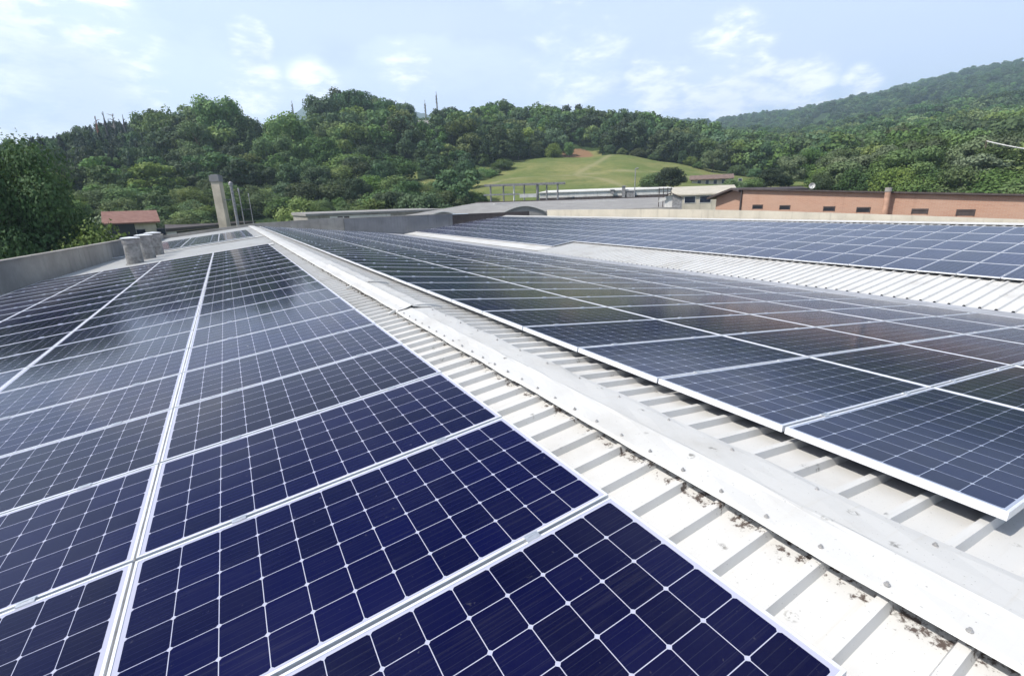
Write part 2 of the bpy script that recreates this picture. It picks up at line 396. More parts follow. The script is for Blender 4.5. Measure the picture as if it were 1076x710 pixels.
rock = g.m('MULTIPLY', g.step(g.noise(p, .02, 8, .8), .64, .70), g.step(g.n('ShaderNodeVectorMath', operation='LENGTH', ins={0: p}).outputs['Value'], 900, 1100))
c = g.mix(g.m('MULTIPLY', rock, .8), c, (.33, .32, .28))
c = g.mix(g.m('MULTIPLY', g.n('ShaderNodeAttribute', attribute_name='track').outputs['Fac'], .55), c, (.30, .27, .16))
c = g.mix(g.step(g.m('ADD', sl, g.m('MULTIPLY', g.m('SUBTRACT', n2, .5), .8)), .4, .7), c, (.24, .145, .085))
g.set(b.inputs['Base Color'], c); b.inputs['Roughness'].default_value = .95; b.inputs['Specular IOR Level'].default_value = .1
bp = g.n('ShaderNodeBump', ins={'Height': g.noise(p, .9, 6, .7), 'Strength': .7, 'Distance': .6}); g.set(b.inputs['Normal'], bp.outputs[0])
tag(link_mesh('hills', me, None, [m]), kind='structure')
# the valley floor: one sheet out to the horizon
M['ground'] = plain('valley_ground', (.10, .12, .05), .95, 0, .4, .05)
q = MB(); q.add([(-12000, -12000, GZ-.3), (12000, -12000, GZ-.3), (12000, 12000, GZ-.3), (-12000, 12000, GZ-.3)], [(0, 1, 2, 3)])
tag(q.build('ground', M['ground']), kind='structure')
# a blue mountain far behind the hill
xs = np.array([60, 200, 285, 312, 345, 372, 400, 440, 462, 490, 560, 700]); ysk = np.array([215, 175, 127, 117, 104, 112, 113, 119, 123, 132, 160, 200])
pxs = np.linspace(60, 700, 160); top = np.interp(pxs, xs, ysk)+1.2*np.sin(pxs*.21)+.8*np.sin(pxs*.53)
vs = []; rows = 14
for k in range(rows):
    t = k/(rows-1)
    for px, ty in zip(pxs, top):
        r = 1800+450*t; P0 = at(px, ty, 2250)
        z = GZ+(P0.z-GZ)*(t**.8)*(1+.03*math.sin(px*.13+t*9)*(1-t)); dd = at(px, ty, r); vs.append((dd.x, dd.y, z))
for px, ty in zip(pxs, top): dd = at(px, ty, 2800); vs.append((dd.x, dd.y, GZ))
rows += 1
ii = np.arange(rows*160).reshape(rows, 160)
me = np_mesh('mountain', np.array(vs), np.stack([ii[:-1, :-1], ii[:-1, 1:], ii[1:, 1:], ii[1:, :-1]], -1).reshape(-1, 4), True)
tag(link_mesh('mountain', me, None, [plain('far_woodland', (.035, .06, .03), .95, 0, .5, .012, .6)]), kind='structure')

# ------------------------------------------------------------------ trees
M['leaf_a'] = m_leaf('broadleaf_mid', (.040, .086, .030), (.115, .175, .050))
M['leaf_big'] = m_leaf('deep_green_broadleaf', (.020, .046, .018), (.058, .100, .036), .2)  # deeper green foliage of the big trees at left
M['leaf_b'] = m_leaf('broadleaf_dark', (.026, .060, .028), (.066, .118, .044), .22)
M['leaf_c'] = m_leaf('broadleaf_light', (.068, .118, .030), (.165, .210, .060), .3)
M['leaf_d'] = m_leaf('conifer_needles', (.016, .034, .026), (.034, .062, .040), .1)
M['leaf_e'] = m_leaf('silvery_foliage', (.064, .098, .046), (.130, .165, .082), .2)
def crown_arrays(nl, nq, size, seed, shape='round', spread=1.0, hollow=.0):
    """leaf clumps spread through lobes; unit crown: base z 0..1, radius about .5"""
    r = np.random.default_rng(seed); C = []; S = []
    for i in range(nl):
        if shape == 'cone':
            t = (i+.5)/nl; rad = .30*(1-t)**.8+.02; a = r.uniform(0, 6.28); q = r.uniform(.2, .75)*rad
            C.append((q*math.cos(a), q*math.sin(a), .10+.86*t)); S.append(np.array((rad*.75+.02, rad*.75+.02, .09)))
        elif shape == 'shrub':
            a = r.uniform(0, 6.28); q = .36*math.sqrt(r.uniform()); z = r.uniform(.12, .75)*(1-.55*(q/.36)**2)+.05
            C.append((q*math.cos(a), q*math.sin(a), z)); S.append(np.array((1, 1, .9))*r.uniform(.13, .24))
        else:
            z = r.uniform(.22, .88); env = .40*math.sqrt(max(.06, 1-((z-.5)/.5)**2))
            a = r.uniform(0, 6.28); q = env*math.sqrt(r.uniform(.15, 1)); C.append((q*math.cos(a), q*math.sin(a), z)); S.append(np.array((1, 1, .8))*r.uniform(.10, .20))
    C = np.array(C); S = np.array(S)
    w_ = (S[:, 0]*S[:, 2]); w_ = w_/w_.sum(); L = r.choice(nl, nq, p=w_)
    dv = r.normal(size=(nq, 3)); dv[:, 2] = dv[:, 2]*.9+.18; dv /= np.linalg.norm(dv, axis=1)[:, None]
    P = C[L]+dv*S[L]*(1-.45*r.uniform(size=(nq, 1))**2)*(1+.12*r.normal(size=(nq, 1)))
    N = dv*.9+r.normal(size=(nq, 3))*.36+np.array((0, 0, .12)); N /= np.linalg.norm(N, axis=1)[:, None]
    T = np.cross(N, r.normal(size=(nq, 3))); T /= np.linalg.norm(T, axis=1)[:, None]; B = np.cross(N, T)
    sz = size*r.uniform(.55, 1.35, (nq, 1))
    tint = np.clip(.5+.28*r.normal(size=nl), 0, 1)[L]*.65+.35*r.uniform(size=nq)
    # each clump a bent five-sided leaf spray
    ang = np.array([0, 1.2, 2.5, 3.8, 5.1]); quad = []
    for k in range(5):
        jj = r.uniform(.6, 1.25, (nq, 1)); quad.append(P+(T*math.cos(ang[k])+B*math.sin(ang[k]))*sz*jj*.62+N*sz*(.16 if k % 2 else -.12))
    V = np.stack(quad, 1).reshape(-1, 3); Fc = np.arange(nq*5).reshape(nq, 5)
    return V, Fc, tint, C, S
def crown_mesh(name, V, Fc, tint, mt):
    me = np_mesh(name, V, Fc); a = me.attributes.new('tint', 'FLOAT', 'FACE'); a.data.foreach_set('value', tint.astype('f')); me.materials.append(mt); return me
def trunk_mb(C, h, w, thick=.035, base=0.0):
    mb = MB(); top = .72
    mb.tube([(0, 0, base), (.01*w, 0, .22*h), (-.01*w, .01*w, .5*h), (0, 0, top*h)], [thick*h, thick*.8*h, thick*.5*h, thick*.2*h], 8)
    for c in C[:7]:
        z0 = max(.18, c[2]*.55)*h
        mb.tube([(0, 0, z0), (c[0]*.5*w, c[1]*.5*w, (z0+c[2]*h)/2+.02*h), (c[0]*w, c[1]*w, c[2]*h)], [thick*.4*h, thick*.28*h, thick*.1*h], 6)
    return mb
KIND = {}
def tree_kind(key, mt, nl, nq, size, seed, shape='round', h=1.0, w=.9, thick=.028):
    V, Fc, tint, C, S = crown_arrays(nl, nq, size, seed, shape)
    V = V*np.array((w, w, 1.0)); KIND[key] = (crown_mesh('crown', V, Fc, tint, M[mt]), trunk_mb(C, 1.0, w, thick).mesh('trunk'))
    KIND[key][1].materials.append(M['bark'])
# far kinds for the wood (cheap) and near kinds (finer)
for i in range(3): tree_kind('fa%d' % i, 'leaf_a', 18, 1500, .054, 20+i)
for i in range(2): tree_kind('fb%d' % i, 'leaf_b', 18, 1500, .054, 30+i, w=.8)
tree_kind('fc0', 'leaf_c', 16, 1300, .056, 41)
for i in range(2): tree_kind('fd%d' % i, 'leaf_d', 22, 1300, .052, 50+i, 'cone', w=.75)
for i in range(2): tree_kind('na%d' % i, 'leaf_a', 42, 8500, .031, 60+i, w=.95)
for i in range(2): tree_kind('nb%d' % i, 'leaf_b', 42, 8500, .031, 70+i, w=.95)
for i in range(2): tree_kind('nc%d' % i, 'leaf_c', 36, 6000, .034, 80+i, 'shrub', w=1.25)
for i in range(2): tree_kind('ns%d' % i, 'leaf_a', 36, 6000, .034, 84+i, 'shrub', w=1.25)
tree_kind('ne0', 'leaf_e', 34, 6000, .036, 90, w=1.05)
tree_kind('big', 'leaf_big', 60, 52000, .0125, 95, w=.95)
tree_kind('bigc', 'leaf_c', 60, 26000, .020, 97, 'shrub', w=1.3)
tree_kind('thin', 'leaf_a', 22, 1100, .040, 99, w=.85, thick=.02)
def tree(kind, px, r, top_y=None, h=None, wide=1.0, name='tree', label=None, cat='tree', group=None, rot=None, sink=.02):
    P, az = stand(px, r)
    if h is None: h = at(px, top_y, r).z-P.z
    o = empty(name, (P.x, P.y, P.z-sink*h), rnd.uniform(0, 6.28) if rot is None else rot); o.scale = (h*wide, h*wide, h)
    cr, tk = KIND[kind]
    for nm, me_ in (('crown', cr), ('trunk', tk)):
        q = bpy.data.objects.new(nm, me_); COL.objects.link(q); q.parent = o
    tag(o, label, cat, group); return o
#TREES

# ---- trees one can tell apart
def shrubs(name, lst, grp):
    for (k, px, ty, r, wd, lab) in lst: tree(k, px, r, ty, wide=wd, name=name, label=lab, cat='tree' if name != 'bush' else 'bush', group=grp)
tree('big', 8, 47, 139, wide=.68, name='broadleaf_tree', label='huge spreading green tree beyond the concrete parapet at the left edge', cat='tree')
tree('big', -75, 58, 150, wide=.9, name='broadleaf_tree', label='tall green tree behind the huge one, cut by the left edge of the photo', cat='tree', rot=2.1)
tree('bigc', 86, 43, 216, wide=.56, name='broadleaf_tree', label='pale green leafy tree top just above the left parapet beside the red roofed house', cat='tree')
tree('bigc', 62, 45, 240, wide=.8, name='broadleaf_tree', label='low bright green foliage between the huge left tree and the parapet', cat='tree', rot=1)
tree('ne0', 127, 88, 222, wide=1.0, name='broadleaf_tree', label='greyish green bush rising behind the red roofed house', cat='bush')
shrubs('hill_tree', [
 ('thin', 186, 111, 238, .9, 'open airy tree on the skyline between the dead trunks and the big round crown'),
 ('na0', 246, 102, 216, .85, 'tallest round crown on the hill right of the airy skyline tree'),
 ('na1', 222, 128, 204, .8, 'broad crown leaning against the left side of the tallest round crown'),
 ('nb0', 270, 122, 212, .8, 'dark crown against the right side of the tallest round crown'),
 ('na0', 214, 155, 186, .9, 'mid green crown below the airy skyline tree'),
 ('nb1', 256, 152, 182, .9, 'dark crown directly below the tallest round crown'),
 ('na1', 318, 120, 192, 1.0, 'wide pale green dome of a tree below the blue mountain gap'),
 ('na0', 296, 143, 180, .9, 'green crown at the lower left of the wide pale dome'),
 ('na1', 345, 142, 178, .9, 'green crown at the lower right of the wide pale dome'),
 ('nb0', 352, 98, 262, .95, 'leftmost of the dark crowns on the hilltop clump'),
 ('nb1', 386, 94, 266, 1.0, 'highest dark crown in the middle of the hilltop clump'),
 ('nb0', 412, 103, 264, .9, 'dark crown right of the highest one in the hilltop clump'),
 ('nb1', 434, 108, 258, .75, 'pointed dark tree ending the hilltop clump beside the antennas'),
 ('nb1', 368, 122, 234, 1.0, 'shaded crown on the slope under the hilltop clump at its left'),
 ('nb0', 402, 124, 232, 1.0, 'shaded crown on the slope under the middle of the hilltop clump'),
 ('nb1', 428, 136, 226, .9, 'shaded crown on the slope under the right end of the hilltop clump'),
 ('nb0', 470, 112, 262, .75, 'dark tree just right of the tall antenna mast'),
 ('na0', 492, 128, 230, .8, 'pale green tree between the antenna mast and the meadow'),
], 'large trees on the near hill')
shrubs('edge_tree', [
 ('na0', 546, 147, 233, 1.0, 'leftmost rounded tree of the row along the top of the meadow'),
 ('na1', 563, 149, 232, 1.0, 'second rounded tree from the left along the top of the meadow'),
 ('nc0', 582, 148, 231, .9, 'rounded light tree left of the brown soil patch'),
 ('na0', 598, 149, 234, .8, 'small tree touching the brown soil patch on the meadow edge'),
 ('nb0', 655, 140, 246, .9, 'dark tree on the meadow edge right of the brown soil patch'),
 ('ne0', 698, 139, 247, .75, 'silvery green tree in the wood edge above the meadow'),
 ('ne0', 746, 157, 216, 1.0, 'lone pale silvery round tree at the right end of the meadow'),
 ('nb0', 490, 167, 150, .8, 'dark round topped tree standing free at the left end of the meadow'),
 ('nb1', 714, 158, 226, .8, 'dark green tree in the wood edge left of the lone silvery one'),
], 'trees along the meadow edge')
shrubs('bush', [
 ('nb0', 703, 175, 128, 1.5, 'big dark dome shaped bush on the lower meadow'),
 ('ns0', 685, 178, 129, 1.2, 'paler green bush merging into the left of the dark dome shaped bush'),
 ('nb1', 808, 177, 138, 1.6, 'dark round bush behind the brick building, right of the villa'),
 ('ns1', 786, 184, 132, 1.5, 'low green bush between the villa and the dark round bush'),
 ('ns0', 768, 186, 128, 1.4, 'low hedge like bush under the right end of the villa'),
 ('nb0', 823, 184, 140, 1.1, 'small dark bush right of the dark round one behind the brick building'),
], 'bushes on the lower meadow')
k = 0
for (px, ty, r) in [(322,190,128),(338,176,148),(352,186,132),(366,172,150),(378,190,126),(390,180,140),(402,168,160),(405,196,118),(418,184,134),(430,192,122),(372,160,166),(392,155,172),(412,158,176),
                    (395,203,104),(412,200,106),(428,201,104),(438,205,100),(458,197,122),(470,199,118),(482,200,120),(500,200,122),(300,192,130),(278,196,126),(315,203,110),(448,203,98),(440,172,196),(470,164,204),(455,168,200)]:
    tree(['ns0', 'nb0', 'ns1', 'nc1', 'nb1'][k % 5], px, r, ty-rnd.uniform(0, 5), wide=rnd.uniform(1.0, 1.4), name='bush', label='rounded green bush in the thicket at the foot of the hill', cat='bush', group='bushes in the hillside thicket'); k += 1
for i, (px, ty, r, kd) in enumerate([(826,163,150,'ne0'),(846,157,158,'na0'),(868,160,146,'ne0'),(884,156,140,'na1'),(905,146,150,'nc0'),(922,152,138,'ne0'),(940,143,146,'na0'),(958,146,136,'ne0'),(978,142,140,'na1'),(997,137,142,'na0'),(1014,144,134,'ne0'),
                           (1034,140,138,'na0'),(1052,143,132,'ne0'),(1072,138,136,'na1'),(1095,140,130,'na0'),(1120,140,132,'na1'),(895,172,122,'ns0'),(935,170,120,'nc0'),(966,172,118,'ns1'),(1005,168,116,'nc1'),(1045,170,114,'ns0'),(1080,168,112,'ns1'),(860,178,126,'ns0')]):
    tree(kd, px, r, ty, wide=rnd.uniform(.85, 1.15), name='broadleaf_tree', label='leafy green tree in the dense row behind the brick building', cat='tree', group='trees behind the brick building')
for (px, r, h_) in [(503, 168, 2.6), (511, 176, 3.4), (520, 188, 2.8), (530, 199, 3.6), (640, 231, 3.2), (652, 236, 2.6), (668, 236, 3.4), (684, 234, 2.8), (722, 226, 3.4), (733, 221, 2.8), (772, 215, 3.4), (790, 205, 3.0)]:
    tree(rnd.choice(['ns0', 'ns1', 'nc0', 'nb0']), px, r, h=h_*1.3, wide=rnd.uniform(1.1, 1.6), name='bush', label='small rough shrub standing in the grass of the meadow', cat='bush', group='small shrubs on the meadow')
# dead trunks on the left crest
for (px, ty, r, lab) in ((122, 124, 262, 'reddish brown dead trunk, leftmost on the hill crest'), (131, 119, 262, 'tall dark dead trunk with broken branches, right of the reddish one'), (140, 121, 264, 'thin pale dead stem on the hill crest between darker trunks'), (150, 122, 260, 'dark dead trunk with a forked top at the right of the crest')):
    P, az = stand(px, r); h = at(px, ty, r).z-P.z
    o = empty('dead_tree', P, az); tag(o, lab, 'dead tree', 'dead trunks on the hill crest')
    mb = MB(); mb.tube([(0, 0, -.5), (.2, 0, h*.4), (-.1, .1, h*.75), (.15, 0, h)], [.55, .45, .4, .12], 8)
    for q in range(9):
        a = rnd.uniform(0, 6.28); z = h*rnd.uniform(.45, .97); l_ = rnd.uniform(.6, 2.0)
        mb.tube([(0, 0, z), (math.cos(a)*l_*.6, math.sin(a)*l_*.6, z+.3), (math.cos(a)*l_, math.sin(a)*l_, z+rnd.uniform(.4, 1.6))], [.16, .12, .03], 6)
    mb.build('trunk', plain('dead_wood', (.22, .09, .06) if px == 122 else (.06, .055, .06) if px != 140 else (.25, .22, .2), .9), o)
# ---- the wood on the hills: one mass of instanced trees
def wood(name, pts, scl, kinds, seed):
    me = bpy.data.meshes.new(name); me.from_pydata([tuple(p) for p in pts], [], [])
    a = me.attributes.new('size', 'FLOAT_VECTOR', 'POINT'); a.data.foreach_set('vector', np.asarray(scl, 'f').ravel())
    o = bpy.data.objects.new(name, me); COL.objects.link(o)
    coll = bpy.data.collections.new(name+'_kinds')
    for k in kinds:
        cr, tk = KIND[k]; q = bpy.data.objects.new(name+'_kind', cr); coll.objects.link(q)
    ng = bpy.data.node_groups.new(name, 'GeometryNodeTree')
    ng.interface.new_socket('Geometry', in_out='INPUT', socket_type='NodeSocketGeometry'); ng.interface.new_socket('Geometry', in_out='OUTPUT', socket_type='NodeSocketGeometry')
    N = ng.nodes; K = ng.links
    gi = N.new('NodeGroupInput'); go = N.new('NodeGroupOutput'); ci = N.new('GeometryNodeCollectionInfo'); ci.inputs['Collection'].default_value = coll
    ci.inputs['Separate Children'].default_value = True; ci.inputs['Reset Children'].default_value = True
    ip = N.new('GeometryNodeInstanceOnPoints'); ip.inputs['Pick Instance'].default_value = True
    ri = N.new('FunctionNodeRandomValue'); ri.data_type = 'INT'
    for s in ri.inputs:
        if s.type == 'INT' and s.name == 'Min': s.default_value = 0
        if s.type == 'INT' and s.name == 'Max': s.default_value = len(kinds)-1
        if s.name == 'Seed': s.default_value = seed
    rr = N.new('FunctionNodeRandomValue'); rr.data_type = 'FLOAT_VECTOR'; rr.inputs[0].default_value = (-.08, -.08, 0); rr.inputs[1].default_value = (.08, .08, 6.28)
    na_ = N.new('GeometryNodeInputNamedAttribute'); na_.data_type = 'FLOAT_VECTOR'; na_.inputs['Name'].default_value = 'size'
    K.new(gi.outputs[0], ip.inputs['Points']); K.new(ci.outputs[0], ip.inputs['Instance'])
    K.new([s for s in ri.outputs if s.type == 'INT'][0], ip.inputs['Instance Index'])
    K.new(rr.outputs[0], ip.inputs['Rotation']); K.new(na_.outputs[0], ip.inputs['Scale']); K.new(ip.outputs[0], go.inputs[0])
    md = o.modifiers.new('wood', 'NODES'); md.node_group = ng
    return o
def scatter(px0, px1, r0, r1, gap, keep=None):
    out = []; r = r0
    while r < r1:
        a0, a1 = az_of(px0), az_of(px1); n = max(1, int((a1-a0)*r/gap))
        for k in range(n):
            az = a0+(a1-a0)*(k+rng.uniform(.05, .95))/n; rr_ = r+rng.uniform(-.5, .5)*gap
            px = float(px_of(az))
            if meadow(np.array(px), np.array(rr_)) > 0: continue
            if keep is not None and not keep(px, rr_): continue
            x = CX+math.sin(az)*rr_; y = math.cos(az)*rr_; out.append((x, y, land(x, y), px, rr_))
        r += gap*.86
    return out
def sizes(P, lo, hi, wlo=.8, whi=1.15):
    out = []
    for p in P:
        h = rng.uniform(lo, hi); w_ = h*rng.uniform(wlo, whi); out.append((w_, w_, h))
    return out
conif = lambda px, r: px < 175 and r > 185
PA = scatter(-250, 860, 120, 335, 7.8, lambda px, r: not conif(px, r) and not (px < 470 and r < 150) and not (px > 740 and r < 205))
o = wood('broadleaf_wood', [(p[0], p[1], p[2]-.6) for p in PA], [(s[0]*(1 if p[4] > 205 else .7), s[1]*(1 if p[4] > 205 else .7), s[2]*(1 if p[4] > 205 else .6)) for p, s in zip(PA, sizes(PA, 9, 16.5, 1.0, 1.4))], ['fa0', 'fa1', 'fa2', 'fb0', 'fb1', 'fc0', 'fb0'], 3)
tag(o, 'mixed green broadleaf wood covering the near hill above the meadow', 'wood', kind='stuff')
PC = scatter(-250, 180, 185, 330, 4.6)
o = wood('conifer_wood', [(p[0], p[1], p[2]-.5) for p in PC], sizes(PC, 9, 13, .7, .95), ['fd0', 'fd1', 'fd0', 'fb0'], 5)
tag(o, 'dark conifer wood along the left crest of the hill', 'wood', kind='stuff')
PB = scatter(760, 1330, 205, 520, 8.0)
o = wood('slope_wood', [(p[0], p[1], p[2]-.8) for p in PB], sizes(PB, 10, 16, .95, 1.35), ['fa0', 'fa1', 'fa2', 'fb1', 'fc0', 'fa1'], 7)
tag(o, 'green wood on the lower slope of the right hand mountain', 'wood', kind='stuff')
PN = scatter(868, 1330, 128, 204, 6.0)
o = wood('valley_wood', [(p[0], p[1], p[2]-.6) for p in PN], sizes(PN, 6, 9.5, 1.0, 1.4), ['na0', 'ns0', 'ne0', 'na1', 'nc0', 'ne0'], 17)
tag(o, 'pale green thicket filling the ground behind the brick building', 'wood', kind='stuff')
PM = scatter(600, 1330, 525, 1560, 13.0, lambda px, r: noise.noise(Vector((px*.03, r*.006, 3))) > -.30)
o = wood('mountain_wood', [(p[0], p[1], p[2]-1.5) for p in PM], sizes(PM, 11, 17, 1.0, 1.6), ['fa0', 'fb0', 'fb1', 'fa2'], 9)
tag(o, 'hazy wood covering the long mountain ridge at right', 'wood', kind='stuff')
PU = scatter(-100, 480, 96, 150, 4.2, lambda px, r: True)
o = wood('undergrowth', [(p[0], p[1], p[2]-.3) for p in PU], sizes(PU, 2.5, 5.5, 1.0, 1.6), ['ns0', 'nc0', 'ns1', 'fa0'], 12)
tag(o, 'tangled green undergrowth at the foot of the left hill', 'undergrowth', kind='stuff')
print('wood', len(PA), len(PC), len(PB), len(PM), len(PU))
#ROOF
# ------------------------------------------------------------------ the roof we stand on (ridge along +y; panel faces pass through z = 0 at x = 0)
SL, SR, S3 = math.tan(.1084), math.tan(.108), .11
DROP = .135                                 # roof sheet below the panel faces
Y0, Y1 = -3.0, 49.2
XR, XV, XT = .07, 13.7, 26.0
zl = lambda x: -SL*abs(x)-DROP
zr = lambda x: -SR*x-DROP
ZV = zr(XV)
z3 = lambda x: ZV+S3*(x-XV)
roof = tag(empty('factory_roof', (0, 0, 0)), 'long white ribbed metal factory roof that carries all the solar panels', 'roof')
def ribbed(x0, z0, x1, z1, name, y0=Y0, y1=Y1, pitch=.2235, phase=.0, hgt=.042, mt='roof', foot=.030, topw=.017):
    """sheet with trapezoid ribs running down the slope"""
    prof = []; y = y0+phase
    prof.append((y0, 0))
    while y < y1-.1:
        prof += [(y-foot, 0), (y-topw, hgt), (y+topw, hgt), (y+foot, 0)]; y += pitch
    prof.append((y1, 0))
    mb = MB(); n = len(prof)
    vs = [(x0, y, z0+h) for y, h in prof]+[(x1, y, z1+h) for y, h in prof]
    mb.add(vs, [(i, i+1, n+i+1, n+i) for i in range(n-1)])
    return mb.build(name, M[mt], roof)
PH = ((.55-Y0) % .2235)
ribbed(XR, -DROP-.012, -10.6, zl(10.6), 'roof_sheet', phase=PH)
ribbed(XR, -DROP-.012, XV-.25, zr(XV-.25), 'roof_sheet', phase=PH)
ribbed(XV+.1, z3(XV+.1), XT, z3(XT), 'roof_sheet', pitch=.30, hgt=.045, foot=.04, topw=.02)
# valley flashing: a wide grey sheet lapped over the foot of the slope, and the gutter
mb = MB(); x0, x1 = 11.75, XV-.20
mb.hexa([(x0, Y0, zr(x0)+.045), (x1, Y0, zr(x1)+.045), (x1, Y1, zr(x1)+.045), (x0, Y1, zr(x0)+.045), (x0, Y0, zr(x0)+.05), (x1, Y0, zr(x1)+.05), (x1, Y1, zr(x1)+.05), (x0, Y1, zr(x0)+.05)])
mb.build('valley_flashing', M['zinc'], roof)
mb = MB(); mb.add([(x1, Y0, zr(x1)+.02), (XV-.15, Y0, ZV-.16), (XV+.1, Y0, ZV-.16), (XV+.14, Y0, z3(XV+.14)), (x1, Y1, zr(x1)+.02), (XV-.15, Y1, ZV-.16), (XV+.1, Y1, ZV-.16), (XV+.14, Y1, z3(XV+.14))], [(0, 1, 5, 4), (1, 2, 6, 5), (2, 3, 7, 6)])
mb.build('valley_gutter', M['zinc'], roof)
# bright lap strip at the foot of the third slope, far half
mb = MB(); mb.hexa([(XV+.15, 24, z3(XV+.15)+.05), (XV+1.35, 24, z3(XV+1.35)+.05), (XV+1.35, Y1-.3, z3(XV+1.35)+.05), (XV+.15, Y1-.3, z3(XV+.15)+.05)]+[(x, y, z3(x)+.056) for x, y in ((XV+.15, 24), (XV+1.35, 24), (XV+1.35, Y1-.3), (XV+.15, Y1-.3))])
mb.build('foot_flashing', M['cap'], roof)
# third ridge: white capping and a strip of roof behind it
mb = MB(); zt = z3(XT)
mb.add([(XT-.45, Y0, zt+.02), (XT, Y0, zt+.085), (XT+.4, Y0, zt+.03), (XT-.45, Y1, zt+.02), (XT, Y1, zt+.085), (XT+.4, Y1, zt+.03)], [(0, 1, 4, 3), (1, 2, 5, 4)])
mb.build('ridge_cap', M['cap'], roof)
ribbed(XT, zt, XT+3.2, zt-.35, 'roof_sheet', pitch=.3)
# main ridge capping: overlapping lengths of folded sheet
seams = [Y0, .2, 3.18, 6.2, 8.75, 12.0, 15.0, 18.2, 21.4, 24.5, 27.6, 30.8, 34, 37.2, 40.4, 43.6, 46.8, Y1]
for i in range(len(seams)-1):
    a, b2 = seams[i]-.10, seams[i+1]
    lift = .004*(i % 2)+(.010 if i in (3, 4) else 0)
    bow = .025 if i in (3, 4) else 0.0
    prof = [(-.128, -.118), (-.115, -.098), (-.02, -.088), (.05, -.078+bow*.6), (.075, -.074+bow), (.10, -.080+bow*.6), (.20, -.090), (.31, -.103), (.365, -.115)]
    ny = max(2, int((b2-a)/.2)); mb = MB(); vs = []
    for k in range(ny+1):
        y = a+(b2-a)*k/ny
        for j, (x, z) in enumerate(prof):
            wob = .004*math.sin(y*7.1+j)+.003*math.sin(y*17+j*2.)
            xx = x+(.012*math.sin(y*6.2)+.006*math.sin(y*15.7+1) if j >= 7 else .004*math.sin(y*5+i) if j < 2 else 0)
            vs.append((xx, y, z+.022+lift+wob*.6))
    n = len(prof); fs = [(k*n+j, k*n+j+1, (k+1)*n+j+1, (k+1)*n+j) for k in range(ny) for j in range(n-1)]
    mb.add(vs, fs); me = mb.mesh('ridge_cap')
    o = link_mesh('ridge_cap', me, roof, [M['cap']])
    md = o.modifiers.new('thick', 'SOLIDIFY'); md.thickness = .003; md.offset = 1
    if a < 4.5:
        k0 = max(a, -.5); y = .55-.2235*6
        while y < b2:
            if y > k0:
                for x in (-.095, .295):
                    if x > 0 and int(round(y/.2235)) % 2: continue
                    zz_ = -.070 if x < 0 else -.078
                    sb = MB(); sb.tube([(x, y, zz_), (x, y, zz_+.005), (x, y, zz_+.006), (x, y, zz_+.014)], [.010, .010, .006, .005], 10)
                    sb.build('screw', M['screw'], o)
            y += .2235
# round lapped collars where the capping steps
for yy in (6.2, 8.75):
    mb = MB(); vs = []; n = 14
    for k in range(n+1):
        t = k/n; x = -.22+.76*t; z = -.112+.072*math.sin(math.pi*t)**.7
        vs += [(x, yy-.02, z-.02), (x, yy+.02, z-.02), (x, yy+.02, z+.006), (x, yy-.02, z+.006)]
    for k in range(n):
        for e in range(4): mb.add([], []); mb.f.append((k*4+e, k*4+(e+1) % 4, (k+1)*4+(e+1) % 4, (k+1)*4+e)); mb.mi.append(0)
    mb.v = vs; mb.build('lap_collar', M['roof'], roof)
# white cross strip with smooth flashing between the two left arrays
mb = MB()
for (ya, yb, x0, x1) in ((22.35, 23.1, -.25, -9.0), (29.4, 30.2, -.25, -9.0), (40.9, 41.6, -.25, -8.2)):
    mb.hexa([(x, y, zl(x)+h) for h in (.046, .060) for x, y in ((x0, ya), (x1, ya), (x1, yb), (x0, yb))])
mb.build('cross_flashing', M['cap'], roof)
# walls of the building under the roof
mb = MB()
mb.box((-10.8, Y0, GZ), (XT+3.1, Y0+.3, ZV-.2)); mb.box((XT+2.8, Y0+.3, GZ), (XT+3.1, Y1, ZV-.2))
mb.build('outer_wall', M['beige'], roof)
# left parapet: concrete panels following the eave, joints between them
LW = [(-10.9, 2.0), (-9.75, 9.0), (-8.85, 15.2), (-8.12, 20.4), (-7.30, 26.4), (-6.62, 32.0), (-6.5, 41.0), (-6.4, Y1)]
par = tag(empty('parapet_wall', (-8, 20, GZ)), 'stained grey concrete parapet along the left eave of the roof', 'parapet wall')
for (xa, ya), (xb, yb) in zip(LW[:-1], LW[1:]):
    t = Vector((xb-xa, yb-ya, 0)).normalized(); n_ = Vector((-t.y, t.x, 0))*.16
    top = 0.0 if ya > 14 else -.02
    if ya > 31: top = -.28 if ya < 40 else -.40
    A0 = Vector((xa, ya, GZ))+t*.012; B0 = Vector((xb, yb, GZ))-t*.012
    mb = MB(); mb.hexa([v+Vector((0, 0, h)) for h in (0, top-GZ-.05) for v in (A0, B0, B0+n_, A0+n_)])
    q = mb.build('wall_panel', M['conc'], None); q.parent = par; q.location = (8, -20, -GZ)
    mb = MB(); mb.hexa([v+Vector((0, 0, h)) for h in (top-GZ-.05, top-GZ) for v in (A0-n_*.25, B0-n_*.25, B0+n_*1.2, A0+n_*1.2)])
    q = mb.build('coping', M['conc'], None); q.parent = par; q.location = (8, -20, -GZ)
